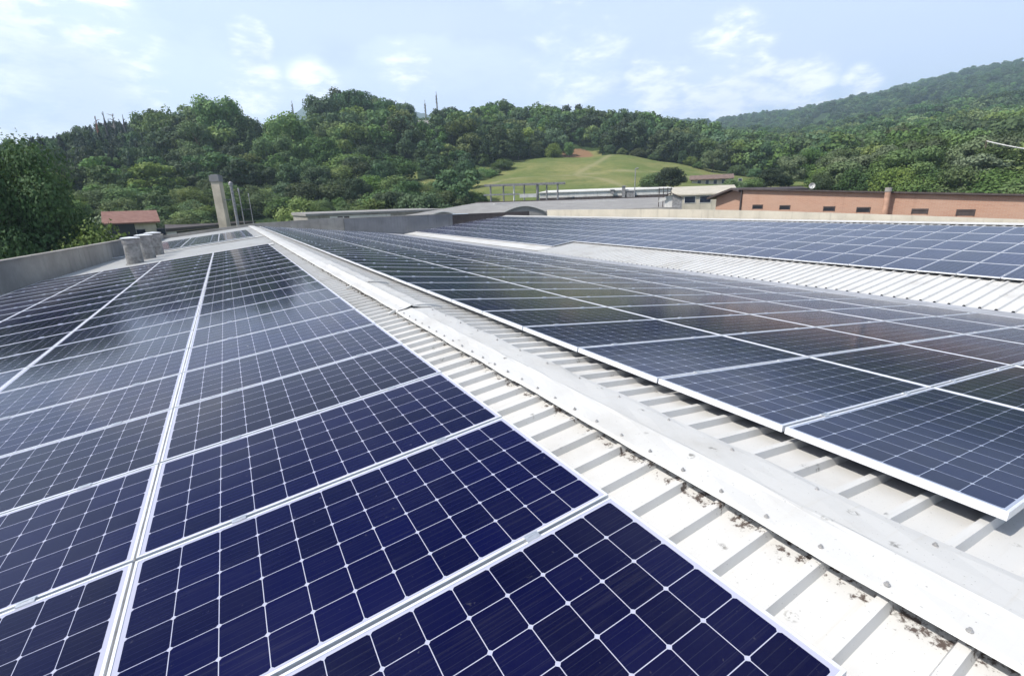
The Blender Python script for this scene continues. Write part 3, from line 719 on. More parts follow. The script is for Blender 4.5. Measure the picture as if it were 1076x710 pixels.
# far end parapet: lighter low length, then ribbed grey sheet, then the return, its shade painted dark
far = tag(empty('end_wall', (0, Y1, GZ)), 'low grey parapet wall closing the far end of the main roof', 'parapet wall')
def put(mb, name, mt, root, smooth=False):
    q = mb.build(name, M[mt], root, smooth); q.matrix_parent_inverse = Matrix.Translation(-root.location); return q
mb = MB()
EW = [(-6.4, -.52), (.3, .12), (8.05, .32)]
for (xa, za_), (xb, zb0) in zip(EW[:-1], EW[1:]):
    mb.hexa([(xa, Y1+.02, GZ), (xb, Y1+.02, GZ), (xb, Y1+.27, GZ), (xa, Y1+.27, GZ), (xa, Y1+.02, za_), (xb, Y1+.02, zb0), (xb, Y1+.27, zb0), (xa, Y1+.27, za_)])
put(mb, 'wall_panel', 'conc', far)
mb = MB(); mb.box((8.08, Y1, GZ), (19.4, Y1+.25, .20))
x = 8.2
while x < 19.3: mb.box((x, Y1-.03, -2.2), (x+.10, Y1, .20)); x += .30
put(mb, 'ribbed_panel', 'conc_d', far)
mb = MB(); mb.box((19.43, Y1, GZ), (29.2, Y1+.25, .15)); put(mb, 'shade_painted_panel', 'darktrim', far)
mb = MB(); mb.box((8.0, Y1-.06, .20), (19.45, Y1+.31, .25)); put(mb, 'coping', 'conc', far)

# ------------------------------------------------------------------ solar panels
def panel_meshes(key, L, Wd, nu, nv, th=.038, lip=.011):
    f = MB(); a, b2 = L/2, Wd/2
    f.box((-a, -b2, -th), (a, -b2+lip, 0)); f.box((-a, b2-lip, -th), (a, b2, 0)); f.box((-a, -b2+lip, -th), (-a+lip, b2-lip, 0)); f.box((a-lip, -b2+lip, -th), (a, b2-lip, 0))
    fm = f.mesh('frame'); fm.materials.append(M['alu_w'])
    gx, gy = a-lip, b2-lip
    gm = bpy.data.meshes.new('glass'); gm.from_pydata([(-gx, -gy, -.0025), (gx, -gy, -.0025), (gx, gy, -.0025), (-gx, gy, -.0025), (-gx, -gy, -.008), (gx, -gy, -.008), (gx, gy, -.008), (-gx, gy, -.008)], [], [(0, 1, 2, 3), (7, 6, 5, 4)]); gm.update()
    uvl = gm.uv_layers.new(name='UVMap'); mx, my = .018/(L/nu), .012/(Wd/nv)
    uvs = [(-mx, -my), (nu+mx, -my), (nu+mx, nv+my), (-mx, nv+my)]; uvs += uvs[::-1]
    for k, u in enumerate(uvs): uvl.data[k].uv = u
    gm.materials.append(M['glass_'+key])
    cm = []
    for x in (-.28*L, .28*L):
        c = MB(); t = -.03; u = .003; e = .032
        c.add([(x+sx*q, b2+yy, z) for sx in (-1, 1) for q, yy, z in ((.03, .001, t), (.03, .001, .001), (e, -.008, .001), (e, -.008, .006), (e, .008, .007), (e*.3, .009, .011), (e*.3, .014, .011), (e, .015, .007), (e, .028, .006), (e, .028, .001), (.03, .019, .001), (.03, .019, t))],
              [tuple(range(12))[::-1], tuple(range(12, 24))]+[(k, (k+1) % 12, 12+(k+1) % 12, 12+k) for k in range(12)])
        k = c.mesh('clamp'); k.materials.append(M['alu']); cm.append(k)
    return fm, gm, cm, L, Wd
ORD = 'first second third fourth fifth sixth seventh eighth ninth tenth eleventh twelfth thirteenth fourteenth fifteenth sixteenth seventeenth eighteenth nineteenth twentieth'.split()
ORD += ['twenty '+o for o in ORD[:9]]+['thirtieth']+['thirty '+o for o in ORD[:9]]+['fortieth']+['forty '+o for o in ORD[:9]]
def panel_mat(x, y, z, slope, skew):
    return Matrix.Translation((x, y, z)) @ Matrix.Rotation(skew, 4, 'Z') @ Matrix.Rotation(-math.atan(slope), 4, 'Y')
plist = []
PLn, PRn = 1.0256, 1.0015
cs = math.cos(.1084)
edges = [.5599, .5599+1.9728]; edges += [edges[-1]+1.72*k for k in (1, 2, 3)]
K1 = panel_meshes('left', 1.9728-.012, PLn-.020, 12, 6); K1b = panel_meshes('left', 1.72-.011, PLn-.020, 12, 6)
for j in range(-2, 20):
    for c in range(4):
        s0, s1 = edges[c], edges[c+1]; sm = (s0+s1)/2; yy = 1.468+(j+.5)*PLn
        plist.append((K1 if c == 0 else K1b, panel_mat(-sm*cs+.003*yy, yy+.003*sm, -sm*math.sin(.1084), SL, -.003),
                      'navy solar panel left of ridge, %s row from front, %s column from ridge' % (ORD[max(j+1, 0)], ORD[c]), 'solar panels on the left slope of the roof'))
K2 = panel_meshes('left', 1.70, .985, 10, 6)
for j in range(10):
    for c in range(4):
        sm = .62+1.72*(c+.5)
        if c == 1 and False: continue
        plist.append((K2, panel_mat(-sm*cs, 30.5+j*1.01, -sm*math.sin(.1084)-.01, SL, 0), 'dark solar panel beyond white cross strip, %s row behind it, %s column from ridge' % (ORD[j], ORD[c]), 'solar panels beyond the cross strip'))
redge = [.8195, .8195+2.1593]; redge += [redge[-1]+2.0593*k for k in (1, 2, 3, 4)]
K3 = panel_meshes('right', 2.1593-.022, PRn-.018, 12, 6, th=.042); K3b = panel_meshes('right', 2.0593-.022, PRn-.018, 12, 6, th=.042)
for j in range(-1, 46):
    for c in range(5):
        sm = (redge[c]+redge[c+1])/2; yy = 1.4676+(j+.5)*PRn
        plist.append((K3 if c == 0 else K3b, panel_mat(sm*cs-.003*yy, yy+.003*sm, -sm*math.sin(.108), -SR, .003),
                      'dark blue solar panel right of ridge, %s row from front, %s column from ridge' % (ORD[j+1], ORD[c]), 'solar panels on the right slope of the roof'))
K4 = panel_meshes('far', 1.63, .958, 10, 6); c3 = math.cos(math.atan(S3))
for j in range(-2, 46):
    for c in range(-1, 5):
        yy = 3.68+(j+.5)*.975
        if c == -1 and yy < 24.4: continue
        if yy > Y1-.8: continue
        sm = 2.86+1.655*(c+.5)
        plist.append((K4, panel_mat(XV+sm*c3, yy, ZV+sm*math.sin(math.atan(S3))+DROP, S3, 0),
                      'blue solar panel on far slope, %s row above white strip, %s from the right' % (ORD[max(c, 0)] if c >= 0 else 'lowest', ORD[j+2]), 'solar panels on the far slope facing the camera'))
def screen_area(mtx, L, Wd):
    ps = [pix(mtx @ Vector(q)) for q in ((-L/2, -Wd/2, 0), (L/2, -Wd/2, 0), (L/2, Wd/2, 0), (-L/2, Wd/2, 0))]
    if any(q is None for q in ps): return 0
    if max(q[0] for q in ps) < 2 or min(q[0] for q in ps) > 1074 or min(q[1] for q in ps) > 708: return 0
    a = 0
    for k in range(4): a += ps[k][0]*ps[(k+1) % 4][1]-ps[(k+1) % 4][0]*ps[k][1]
    return abs(a)/2
plist.sort(key=lambda t: -screen_area(t[1], t[0][3], t[0][4]))
restV = {}; cnt = 0
for kd, mtx, label, grp in plist:
    if cnt < 300 and screen_area(mtx, kd[3], kd[4]) > 0:
        cnt += 1
        o = empty('solar_panel'); o.matrix_world = mtx @ Matrix.Rotation(rnd.gauss(0, .0016), 4, 'X') @ Matrix.Rotation(rnd.gauss(0, .0010), 4, 'Y')
        for nm, me_ in (('frame', kd[0]), ('glass', kd[1]), ('clamp', kd[2][0]), ('clamp', kd[2][1])):
            q = bpy.data.objects.new(nm, me_); COL.objects.link(q); q.parent = o
        tag(o, label, 'solar panel', grp)
    else: restV.setdefault(id(kd), (kd, []))[1].append(mtx)
bm = bmesh.new(); mats_ = []
for kd, ms in restV.values():
    for me_ in (kd[0], kd[1], *kd[2]):
        mt = me_.materials[0]
        if mt not in mats_: mats_.append(mt)
        k = mats_.index(mt)
        for mtx in ms:
            n0 = len(bm.faces); v0 = len(bm.verts); bm.from_mesh(me_); bm.faces.ensure_lookup_table(); bm.verts.ensure_lookup_table()
            for f_ in bm.faces[n0:]: f_.material_index = k
            bmesh.ops.transform(bm, matrix=mtx, verts=bm.verts[v0:])
me = bpy.data.meshes.new('far_solar_panels'); bm.to_mesh(me); bm.free()
tag(link_mesh('far_solar_panels', me, None, mats_), 'rows of distant solar panels filling the far reaches of the roofs', 'solar panels', None, 'stuff')
print('panels', len(plist), cnt)
# mounting rails under the arrays (part of the roof)
mb = MB()
for c in range(4):
    for q in (.25, .75):
        s0 = edges[c]+(edges[c+1]-edges[c])*q; x = -s0*cs
        mb.hexa([(x+e, y, -s0*math.sin(.1084)+h) for h in (-.088, -.040) for e, y in ((-.02, -.5), (.02, -.5), (.02, 22), (-.02, 22))])
mb.build('mounting_rail', M['alu'], roof)
mb = MB()
for c in range(5):
    for q in (.25, .75):
        s0 = redge[c]+(redge[c+1]-redge[c])*q; x = s0*cs
        mb.hexa([(x+e-.003*y, y, -s0*math.sin(.108)+h) for h in (-.088, -.043) for e, y in ((-.02, .52), (.02, .52), (.02, 47.4), (-.02, 47.4))])
mb.build('mounting_rail', M['alu'], roof)
mb = MB()
for c in range(5):
    for q in (.25, .75):
        sm = 2.86+1.655*(c+q); x = XV+sm*c3
        mb.hexa([(x+e, y, z3(x)+h) for h in (.05, .09) for e, y in ((-.02, 1.8), (.02, 1.8), (.02, 48.2), (-.02, 48.2))])
mb.build('mounting_rail', M['alu'], roof)

# ------------------------------------------------------------------ roof ventilators
for (px, py, lab) in ((143, 277.5, 'nearest of the three squat round roof ventilators left of the panels'), (156.5, 272.5, 'middle of the three squat round roof ventilators left of the panels'), (165.5, 268.5, 'farthest of the three squat round roof ventilators left of the panels')):
    d_ = ray(px, py); n_ = Vector((-SL, 0, 1)); P = EYE+d_*((Vector((0, 0, -DROP))-EYE).dot(n_)/d_.dot(n_)); x, yy, z = P
    v = empty('roof_ventilator', (x, yy, z), px); v.scale = (.72, .72, .80); tag(v, lab, 'ventilator', 'round roof ventilators')
    mb = MB(); mb.tube([(0, 0, -.06), (0, 0, .04), (0, 0, .05), (0, 0, 1.02)], [.46, .46, .40, .385], 32); mb.build('drum', M['vent'], v)
    mb = MB(); mb.tube([(0, 0, .55), (0, 0, .552), (0, 0, .578), (0, 0, .58)], [.385, .402, .402, .385], 32); mb.build('seam_band', M['steel'], v)
    mb = MB(); mb.tube([(0, 0, 1.02), (0, 0, 1.03), (0, 0, 1.24), (0, 0, 1.25)], [.37, .41, .42, .37], 32); mb.build('cowl', M['steel'], v)
    mb = MB(); mb.tube([(0, 0, 1.29), (0, 0, 1.31), (0, 0, 1.34), (0, 0, 1.37)], [.46, .47, .34, .04], 32); mb.build('lid', M['alu_w'], v)
    for k in range(6):
        a = k*math.pi/3; mb = MB(); mb.box((math.cos(a)*.40-.02, math.sin(a)*.40-.02, 1.0), (math.cos(a)*.40+.02, math.sin(a)*.40+.02, 1.30)); mb.build('bracket', M['steel'], v)

# ------------------------------------------------------------------ background buildings
def rel(root, mb, name, mt, parent=None, smooth=False):
    """a part given in world coordinates, hung under its thing"""
    q = mb.build(name, M[mt] if isinstance(mt, str) else mt, parent or root, smooth)
    q.matrix_parent_inverse = root.matrix_basis.inverted(); return q
class Frame:
    """local frame standing at a point, x to the right as seen from the roof, y away"""
    def __init__(s, P, az): s.P = Vector((P.x, P.y, 0)); s.x = Vector((math.cos(az), -math.sin(az), 0)); s.y = Vector((math.sin(az), math.cos(az), 0))
    def __call__(s, u, v, z): return s.P+s.x*u+s.y*v+Vector((0, 0, z))
def fbox(mb, f, u0, u1, v0, v1, z0, z1):
    return mb.hexa([f(u, v, z) for z in (z0, z1) for u, v in ((u0, v0), (u1, v0), (u1, v1), (u0, v1))])
def azp(px): d = ray(px, 215); return math.atan2(d.x, d.y)
def win(root, f, u0, u1, v, z0, z1, fm='white', name='window'):
    t = .07*min(1, (u1-u0))
    mb = MB(); fbox(mb, f, u0, u1, v-.05, v-.005, z0, z1); w_ = rel(root, mb, name, fm)
    mb = MB(); fbox(mb, f, u0+t, u1-t, v-.065, v-.052, z0+t, z1-t); mb.build('pane', M['gloss'], w_)
    return w_
def gable(name, label, cat, pl, pr, r, y_eave, y_ridge, depth, wall, roofm, base=None, over=.4, turn=0.0):
    pc = (pl+pr)/2; P = at(pc, y_eave, r); f = Frame(P, azp(pc)+turn); hw = (at(pr, y_eave, r)-at(pl, y_eave, r)).length/2
    ze = P.z; zr_ = at(pc, y_ridge, r+depth/2).z; zb = land(P.x, P.y)-.3 if base is None else base
    root = empty(name, (P.x, P.y, zb)); tag(root, label, cat)
    mb = MB(); hw2 = hw-over
    fbox(mb, f, -hw2, hw2, .02, depth, zb, ze)
    for u in (-hw2, hw2):
        e = .15 if u < 0 else -.15
        mb.add([f(u, .02, ze), f(u, depth, ze), f(u, depth/2, zr_-.12), f(u+e, .02, ze), f(u+e, depth, ze), f(u+e, depth/2, zr_-.12)], [(0, 1, 2), (5, 4, 3), (0, 2, 5, 3), (1, 4, 5, 2)])
    rel(root, mb, 'wall', wall)
    mb = MB(); t = .16; sl = (zr_-ze)/(depth/2)
    mb.hexa([f(u, v, z+h) for h in (-t, 0) for u, v, z in ((-hw, -over, ze-sl*over), (hw, -over, ze-sl*over), (hw, depth/2, zr_), (-hw, depth/2, zr_))])
    mb.hexa([f(u, v, z+h) for h in (-t, 0) for u, v, z in ((-hw, depth/2+.003, zr_), (hw, depth/2+.003, zr_), (hw, depth+over, ze-sl*over), (-hw, depth+over, ze-sl*over))])
    rel(root, mb, 'roof', roofm)
    return root, f, hw2, ze, zb
# red roofed house at left
root, f, hw, ze, zb = gable('farmhouse', 'small old house with a weathered red tile roof beyond the left parapet', 'house', 107.5, 169, 78, 232.5, 221.5, 9, 'beige', 'tile', over=.5)
mb = MB(); fbox(mb, f, -hw+.2, -hw+2.6, -.02, .012, zb+.3, ze-.25); rel(root, mb, 'porch_shade', 'dark')  # flat dark sheet standing in for the shade inside the open porch
win(root, f, .2, 1.2, .0, ze-2.2, ze-1.0, 'steel'); win(root, f, 2.3, 3.3, .0, ze-2.2, ze-1.0, 'steel')
# low shed with dark openings behind the end of the roof
def long_box(name, label, cat, A, B, depth, zt, zb, wall, trim=None, trim_h=.25, roofrise=.3, roofm='flat'):
    root = empty(name, (A.x, A.y, zb)); tag(root, label, cat)
    d_ = Vector((B.x-A.x, B.y-A.y, 0)); L = d_.length; f = Frame(A, 0); f.x = d_.normalized(); f.y = Vector((-f.x.y, f.x.x, 0))
    if f.y.dot(Vector((A.x-CX, A.y, 0))) < 0: f.y = -f.y
    mb = MB(); fbox(mb, f, 0, L, 0, depth, zb, zt-trim_h); rel(root, mb, 'wall', wall)
    mb = MB(); mb.hexa([f(u, v, z) for zo in (0, 1) for u, v, z in ((-.2, -.25, zt-trim_h if zo == 0 else zt), (L+.2, -.25, zt-trim_h if zo == 0 else zt), (L+.2, depth+.2, zt-trim_h if zo == 0 else zt+roofrise), (-.2, depth+.2, zt-trim_h if zo == 0 else zt+roofrise))])
    rel(root, mb, 'roof', trim or roofm)
    return root, f, L
def zplane(px, py, z): d = ray(px, py); return EYE+d*((z-CZ)/d.z)
A = zplane(172, 240.5, -1.0); B = zplane(283, 231.0, -1.0)
root, f, L = long_box('low_shed', 'low flat roofed outbuilding with dark openings below the concrete chimney', 'outbuilding', A, B, 9, -1.0, GZ, 'beige', 'darktrim', .45)
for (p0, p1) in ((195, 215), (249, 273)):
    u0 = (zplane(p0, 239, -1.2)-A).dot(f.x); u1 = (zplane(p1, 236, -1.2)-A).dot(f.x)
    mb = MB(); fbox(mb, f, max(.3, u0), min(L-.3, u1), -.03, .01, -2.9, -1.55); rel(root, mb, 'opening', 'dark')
mb = MB(); fbox(mb, f, .6, 3.0, -.06, .0, -2.9, -1.5); rel(root, mb, 'white_panel', 'white')
# concrete chimney and flues
P = at(235.5, 233, 64); f = Frame(P, azp(235)+.45); zt = at(233, 183.5, 64).z
root = empty('chimney', (P.x, P.y, GZ)); tag(root, 'tall square concrete chimney with a darker cap, standing behind the far roof end', 'chimney')
mb = MB(); a = .43; mb.hexa([f(u*k, v*k, z) for z, k in ((GZ, 1.06), (zt-.75, .98)) for u, v in ((-a, -a), (a, -a), (a, a), (-a, a))]); rel(root, mb, 'shaft', m_concrete('warm_concrete', (.60, .53, .43), .3))
mb = MB(); fbox(mb, f, -a-.06, a+.06, -a-.06, a+.06, zt-.75, zt-.08); fbox(mb, f, -a+.1, a-.1, -a+.1, a-.1, zt-.08, zt); rel(root, mb, 'cap', 'conc_d')
for (px, top, rr_, r_, lab) in ((249.5, 190.5, 63, .15, 'slim pale metal flue with a cap beside the concrete chimney'), (256.5, 197, 66, .06, 'thin dark flue pipe, second to the right of the concrete chimney'), (266, 203, 70, .045, 'thin pole with a short arm, right of the two flues')):
    P = at(px, 233, rr_); z1 = at(px, top, rr_).z; o = empty('flue', (P.x, P.y, GZ)); tag(o, lab, 'flue')
    mb = MB(); mb.tube([(P.x, P.y, GZ), (P.x, P.y, z1-.3)], r_, 14); rel(o, mb, 'pipe', 'galv')
    mb = MB(); mb.tube([(P.x, P.y, z1-.45), (P.x, P.y, z1-.4), (P.x, P.y, z1-.15), (P.x, P.y, z1)], [r_*1.0, r_*1.5, r_*1.4, r_*.3], 14); rel(o, mb, 'cowl', 'galv')
    mb = MB(); mb.bar((P.x, P.y, z1-1.9), (P.x-.9, P.y, z1-1.9), .07); rel(o, mb, 'bracket', 'steel')
# pale building behind the end wall
z_ = (on_y(338, 222.3, 74).z+on_y(450, 217.5, 74).z)/2
A = on_y(322, 222, 74); B = on_y(470, 217, 74)
z_ -= .32
root, f, L = long_box('workshop', 'long low workshop with a white wall and dark doors behind the end wall', 'workshop', A, B, 16, z_, GZ, 'conc', None, .3, .15)
u = lambda px: (on_y(px, 224, 74)-A).dot(f.x)
mb = MB(); fbox(mb, f, u(346), u(410), -.05, .0, z_-1.9, z_-.42); rel(root, mb, 'white_panel', 'white')
for p0, p1 in ((354, 359.5), (361, 366.5)):
    mb = MB(); fbox(mb, f, u(p0), u(p1), -.09, -.052, z_-1.8, z_-.5); rel(root, mb, 'door', 'darktrim')
# big grey hall roof
za = .5*(at(440, 225, 64).z+at(680, 219.5, 68).z); zb_ = .5*(at(505, 209.8, 98).z+at(690, 205.6, 98).z)-.45
cA, cB, cC, cD = at(425, 225, 66), at(712, 219.5, 66), at(700, 205.6, 100), at(500, 210, 100)
root = empty('factory_hall', (cA.x, cA.y, GZ)); tag(root, 'large neighbouring hall with a broad grey low pitched roof', 'factory hall')
def hz(c, z): return Vector((c.x, c.y, z))
mb = MB(); mb.hexa([hz(c, GZ) for c in (cA, cB, cC, cD)]+[hz(cA, za-.35), hz(cB, za-.35), hz(cC, zb_-.35), hz(cD, zb_-.35)]); rel(root, mb, 'wall', 'conc')
mb = MB(); mb.hexa([hz(cA, za-.34), hz(cB, za-.34), hz(cC, zb_-.34), hz(cD, zb_-.34), hz(cA, za), hz(cB, za), hz(cC, zb_), hz(cD, zb_)]); rel(root, mb, 'roof', 'flat')
def hall(px, py):                           # point on the hall roof seen at this spot
    n_ = (hz(cB, za)-hz(cA, za)).cross(hz(cD, zb_)-hz(cA, za)).normalized(); d_ = ray(px, py); return EYE+d_*((hz(cA, za)-EYE).dot(n_)/d_.dot(n_))
for (p0, y0, p1, y1) in ((519, 214.8, 546, 213.4), (590, 213.2, 648, 211.2)):
    a0, a1 = hall(p0, y0), hall(p1, y1); mb = MB(); mb.bar(a0+Vector((0, 0, .06)), a1+Vector((0, 0, .06)), .9, .08); rel(root, mb, 'lap_strip', 'white')
mb = MB(); mb.bar(hz(cD, zb_+.07), hz(cC, zb_+.07), .4, .2); rel(root, mb, 'ridge_trim', 'darktrim')
# arched rooflights
for (px, py, half, lab) in ((551, 221, 21, 'pale arched rooflight hoop over the far top corner of the third roof'), (466, 225.2, 14, 'smaller pale arched rooflight hoop beyond the grey end wall')):
    P = at(px, py, 62); f = Frame(P, azp(px)); hw = half/F*62*.98; hgt = hw*.27
    o = empty('rooflight', (P.x, P.y, P.z)); tag(o, lab, 'rooflight', 'arched rooflights')
    n = 16; prof = [(-hw+2*hw*k/n, hgt*math.sin(math.pi*k/n)) for k in range(n+1)]
    mb = MB()
    for v0, v1, t in ((-.12, .12, .14),):
        for k in range(n):
            (u0, h0), (u1, h1) = prof[k], prof[k+1]
            mb.hexa([f(u0, v0, P.z+h0-.2), f(u1, v0, P.z+h1-.2), f(u1, v1, P.z+h1-.2), f(u0, v1, P.z+h0-.2), f(u0, v0, P.z+h0-.2+t), f(u1, v0, P.z+h1-.2+t), f(u1, v1, P.z+h1-.2+t), f(u0, v1, P.z+h0-.2+t)])
    rel(o, mb, 'hoop', 'cap')
    mb = MB(); n_ = len(prof)
    mb.add([f(u0, v, P.z+h0-.21) for v in (.13, 7) for u0, h0 in prof], [(k, k+1, n_+k+1, n_+k) for k in range(n_-1)]); rel(o, mb, 'vault', 'flat')
    mb = MB(); mb.add([f(u0, .10, P.z+h0-.12) for u0, h0 in prof]+[f(hw, .10, P.z-1.5), f(-hw, .10, P.z-1.5)], [tuple(range(n_+2))]); rel(o, mb, 'end_panel', 'flat')
P0, P1 = at(456, 226.2, 60), at(492, 225.0, 60)
mb = MB(); mb.bar(P0, P1, 1.6, .12); q = mb.build('rooflight_sheet', plain('pale_blue_sheet', (.55, .66, .78), .3, 0, .08)); tag(q, 'flat pale blue rooflight sheet beside the smaller hoop', 'rooflight')
# bare steel frame
o = empty('steel_frame', at(540, 208, 106)); tag(o, 'bare grey steel post and beam frame in front of the meadow', 'steel frame')
def P_(px, py, r=106): return at(px, py, r)
zt = P_(550, 193.5).z; zm = P_(550, 203.8).z
def lv(px, r, z): p = at(px, 200, r); return Vector((p.x, p.y, z))
for r in (106, 112):
    mb = MB(); mb.bar(lv(509, r, zt), lv(594, r, zt), .28, .30); rel(o, mb, 'beam', 'steel')
mb = MB(); mb.bar(lv(508, 106, zm), lv(546, 106, zm), .25, .30); rel(o, mb, 'rail', 'galv')
for r, pl in ((106, (515.5, 540, 564.8, 586)), (112, (529, 550.8, 574.5))):
    for px in pl:
        mb = MB(); p = lv(px, r, GZ); mb.bar(p, lv(px, r, zt), .26 if px != 564.8 else .42); rel(o, mb, 'post', 'white' if px == 540 else 'steel')
for px in (509.5, 530, 551, 572, 593):
    mb = MB(); mb.bar(lv(px, 106, zt), lv(px, 112, zt), .18); rel(o, mb, 'cross_beam', 'steel')
mb = MB(); p0, p1 = at(546, 204, 105.5), at(563.5, 204, 105.5); zz_ = at(555, 207.6, 105.5).z
mb.bar(Vector((p0.x, p0.y, (p0.z+zz_)/2)), Vector((p1.x, p1.y, (p0.z+zz_)/2)), .15, abs(p0.z-zz_)); rel(o, mb, 'white_panel', 'white')
# long pale building
A = at(567, 205.8, 114); B = at(708, 203.6, 114); zt = .5*(at(568, 201.8, 114).z+at(690, 198.6, 114).z)
root, f, L = long_box('warehouse', 'long low pale warehouse with a dark base line in front of the meadow', 'warehouse', A, B, 18, zt, GZ, 'white', None, .2, .75, 'white')
mb = MB(); fbox(mb, f, 0, L, -.12, -.01, GZ, zt-1.25); rel(root, mb, 'base_band', 'darktrim')
for (px, t, w_, hh, lab) in ((655.5, 195.2, .7, 2.2, 'dark stubby roof stack on the pale warehouse'), (662.5, 200.2, 1.6, .9, 'grey box unit on the pale warehouse right of the stubby stack'), (643.5, 199, .7, .5, 'small brown vent on the pale warehouse left of the stubby stack')):
    p = at(px, t, 112); o = empty('roof_unit', (p.x, p.y, p.z-hh)); tag(o, lab, 'roof unit')
    mb = MB(); g_ = Frame(p, azp(px)); fbox(mb, g_, -w_/2, w_/2, 0, w_, p.z-hh-.5, p.z-.2); rel(o, mb, 'body', 'steel')
    mb = MB(); fbox(mb, g_, -w_/2-.12, w_/2+.12, -.12, w_+.12, p.z-.2, p.z); rel(o, mb, 'lid', 'conc_d')
# lamp post on the meadow side
p = at(667, 198, 108); zt = at(667, 177.5, 108).z; o = empty('lamp_post', (p.x, p.y, GZ)); tag(o, 'slim pale lamp post in front of the dark dome shaped bush', 'lamp post')
mb = MB(); mb.tube([(p.x, p.y, GZ), (p.x, p.y, zt)], [.16, .09], 10); rel(o, mb, 'pole', 'galv')
mb = MB(); mb.tube([(p.x-.1, p.y, zt), (p.x+.5, p.y-.3, zt+.12)], [.09, .13], 8); rel(o, mb, 'lamp_head', 'galv')
# beige office with dark windows
P = at(738, 219, 82); f = Frame(P, azp(738)); k = 82/F*1.0
fu = lambda px: (at(px, 210, 82)-P).dot(f.x)
zt = at(738, 203.5, 82).z; zr_ = at(738, 195.4, 96).z
root = empty('office_building', (P.x, P.y, GZ)); tag(root, 'low beige building with dark square windows left of the brick building', 'building')
mb = MB(); fbox(mb, f, fu(703), fu(775), 0, 14, GZ, zt-.02); rel(root, mb, 'wall', 'beige')
mb = MB(); mb.hexa([f(a, b_, c) for a, b_, c in ((fu(702), -.35, zt-.2), (fu(776), -.35, zt-.2), (fu(776), 14.2, zr_-.2), (fu(702), 14.2, zr_-.2), (fu(702), -.35, zt), (fu(776), -.35, zt), (fu(776), 14.2, zr_), (fu(702), 14.2, zr_))]); rel(root, mb, 'roof', 'beige')
for p0, p1 in ((711.5, 716.5), (719, 731), (735, 747.2)):
    win(root, f, fu(p0), fu(p1), 0, at(725, 213.6, 82).z, at(725, 206.2, 82).z, 'white')
# small grey shed with a white front
P = at(708, 219, 66); f = Frame(P, azp(708)); fu = lambda px: (at(px, 210, 66)-P).dot(f.x); zz = lambda py: at(708, py, 66).z
root = empty('shed', (P.x, P.y, GZ)); tag(root, 'tiny grey shed with a dark sloping roof and white front left of the office windows', 'shed')
mb = MB(); mb.hexa([f(fu(706.5), 0, GZ), f(fu(717), 0, GZ), f(fu(717), 3, GZ), f(fu(706.5), 3, GZ), f(fu(706.5), 0, zz(203.8)), f(fu(717), 0, zz(209.5)), f(fu(717), 3, zz(209.5)), f(fu(706.5), 3, zz(203.8))]); rel(root, mb, 'wall', 'galv')
mb = MB(); mb.bar(f(fu(705), 1.4, zz(203.2)+.05), f(fu(718), 1.4, zz(209.6)+.1), 3.2, .12); mb.bar(f(fu(705), 1.4, zz(203.2)+.02), f(fu(698), 1.4, zz(205)), 3.2, .12); rel(root, mb, 'roof', 'darktrim')
mb = MB(); mb.hexa([f(fu(698.5), .2, GZ), f(fu(706.4), .2, GZ), f(fu(706.4), 3, GZ), f(fu(698.5), 3, GZ), f(fu(698.5), .2, zz(206.2)), f(fu(706.4), .2, zz(204.6)), f(fu(706.4), 3, zz(204.6)), f(fu(698.5), 3, zz(206.2))]); rel(root, mb, 'front', 'white')
mb = MB(); mb.hexa([f(fu(a), .12-b_, zz(c)) for b_ in (0, .1) for a, c in ((692, 212), (700, 210), (701, 206.5), (692.5, 208.5))]); rel(root, mb, 'chute', 'white')
o = empty('scaffold', f(fu(697), 1, GZ)); tag(o, 'thin dark scaffold poles rising above the tiny grey shed', 'scaffold')
for px in (692, 696.5, 701, 704.5):
    mb = MB(); mb.bar(f(fu(px), 1.0, GZ), f(fu(px), 1.0, zz(196.8)), .07); rel(o, mb, 'pole', 'darktrim')
for py in (198, 201.5):
    mb = MB(); mb.bar(f(fu(691), .93, zz(py)), f(fu(705.5), .93, zz(py)), .06); rel(o, mb, 'rail', 'darktrim')
# villa on the meadow
root, f, hw, ze, zb = gable('villa', 'long low villa with a brown tiled roof at the foot of the meadow', 'house', 724, 771, 152, 187.2, 183.6, 9, 'beige', plain('brown_tile', (.17, .115, .095), .85, 0, .35, 1.5), over=.8)
for k in range(6): win(root, f, -hw+1.4+k*2.1, -hw+2.4+k*2.1, .0, ze-1.7, ze-.4, 'white')
# brick building along the right
X = 34.0
tp = [(751, 205.6), (771, 197.4), (778.5, 199.6), (1076, 204.8), (1300, 210.5)]
bt = [on_x(px, py, X) for px, py in tp]
root = empty('brick_building', (X, bt[2].y, GZ)); tag(root, 'long orange brick building with small dark vents along the right', 'building')
mb = MB(); n = len(bt[2:]); A, B = bt[2], bt[4]
mb.hexa([(X, B.y, GZ), (X+12, B.y, GZ), (X+12, A.y, GZ), (X, A.y, GZ), (X, B.y, B.z), (X+12, B.y, B.z-1.6), (X+12, A.y, A.z-1.6), (X, A.y, A.z)]); rel(root, mb, 'wall', 'brick')
G0, G1, G2 = bt[0], bt[1], bt[2]; zg = on_x(778.5, 205.2, X).z
mb = MB(); vs = [(X+.25, G0.y, GZ), (X+.25, G2.y+.02, GZ), (X+.25, G2.y+.02, G2.z-.15), (X+.25, G1.y, G1.z-.15), (X+.25, G0.y, G0.z-.15)]
mb.add(vs+[(x+9, y, z) for x, y, z in vs], [(0, 1, 2, 3, 4), (9, 8, 7, 6, 5)]+[(i, (i+1) % 5, 5+(i+1) % 5, 5+i) for i in range(5)]); rel(root, mb, 'gable_wall', 'brick')
mb = MB()
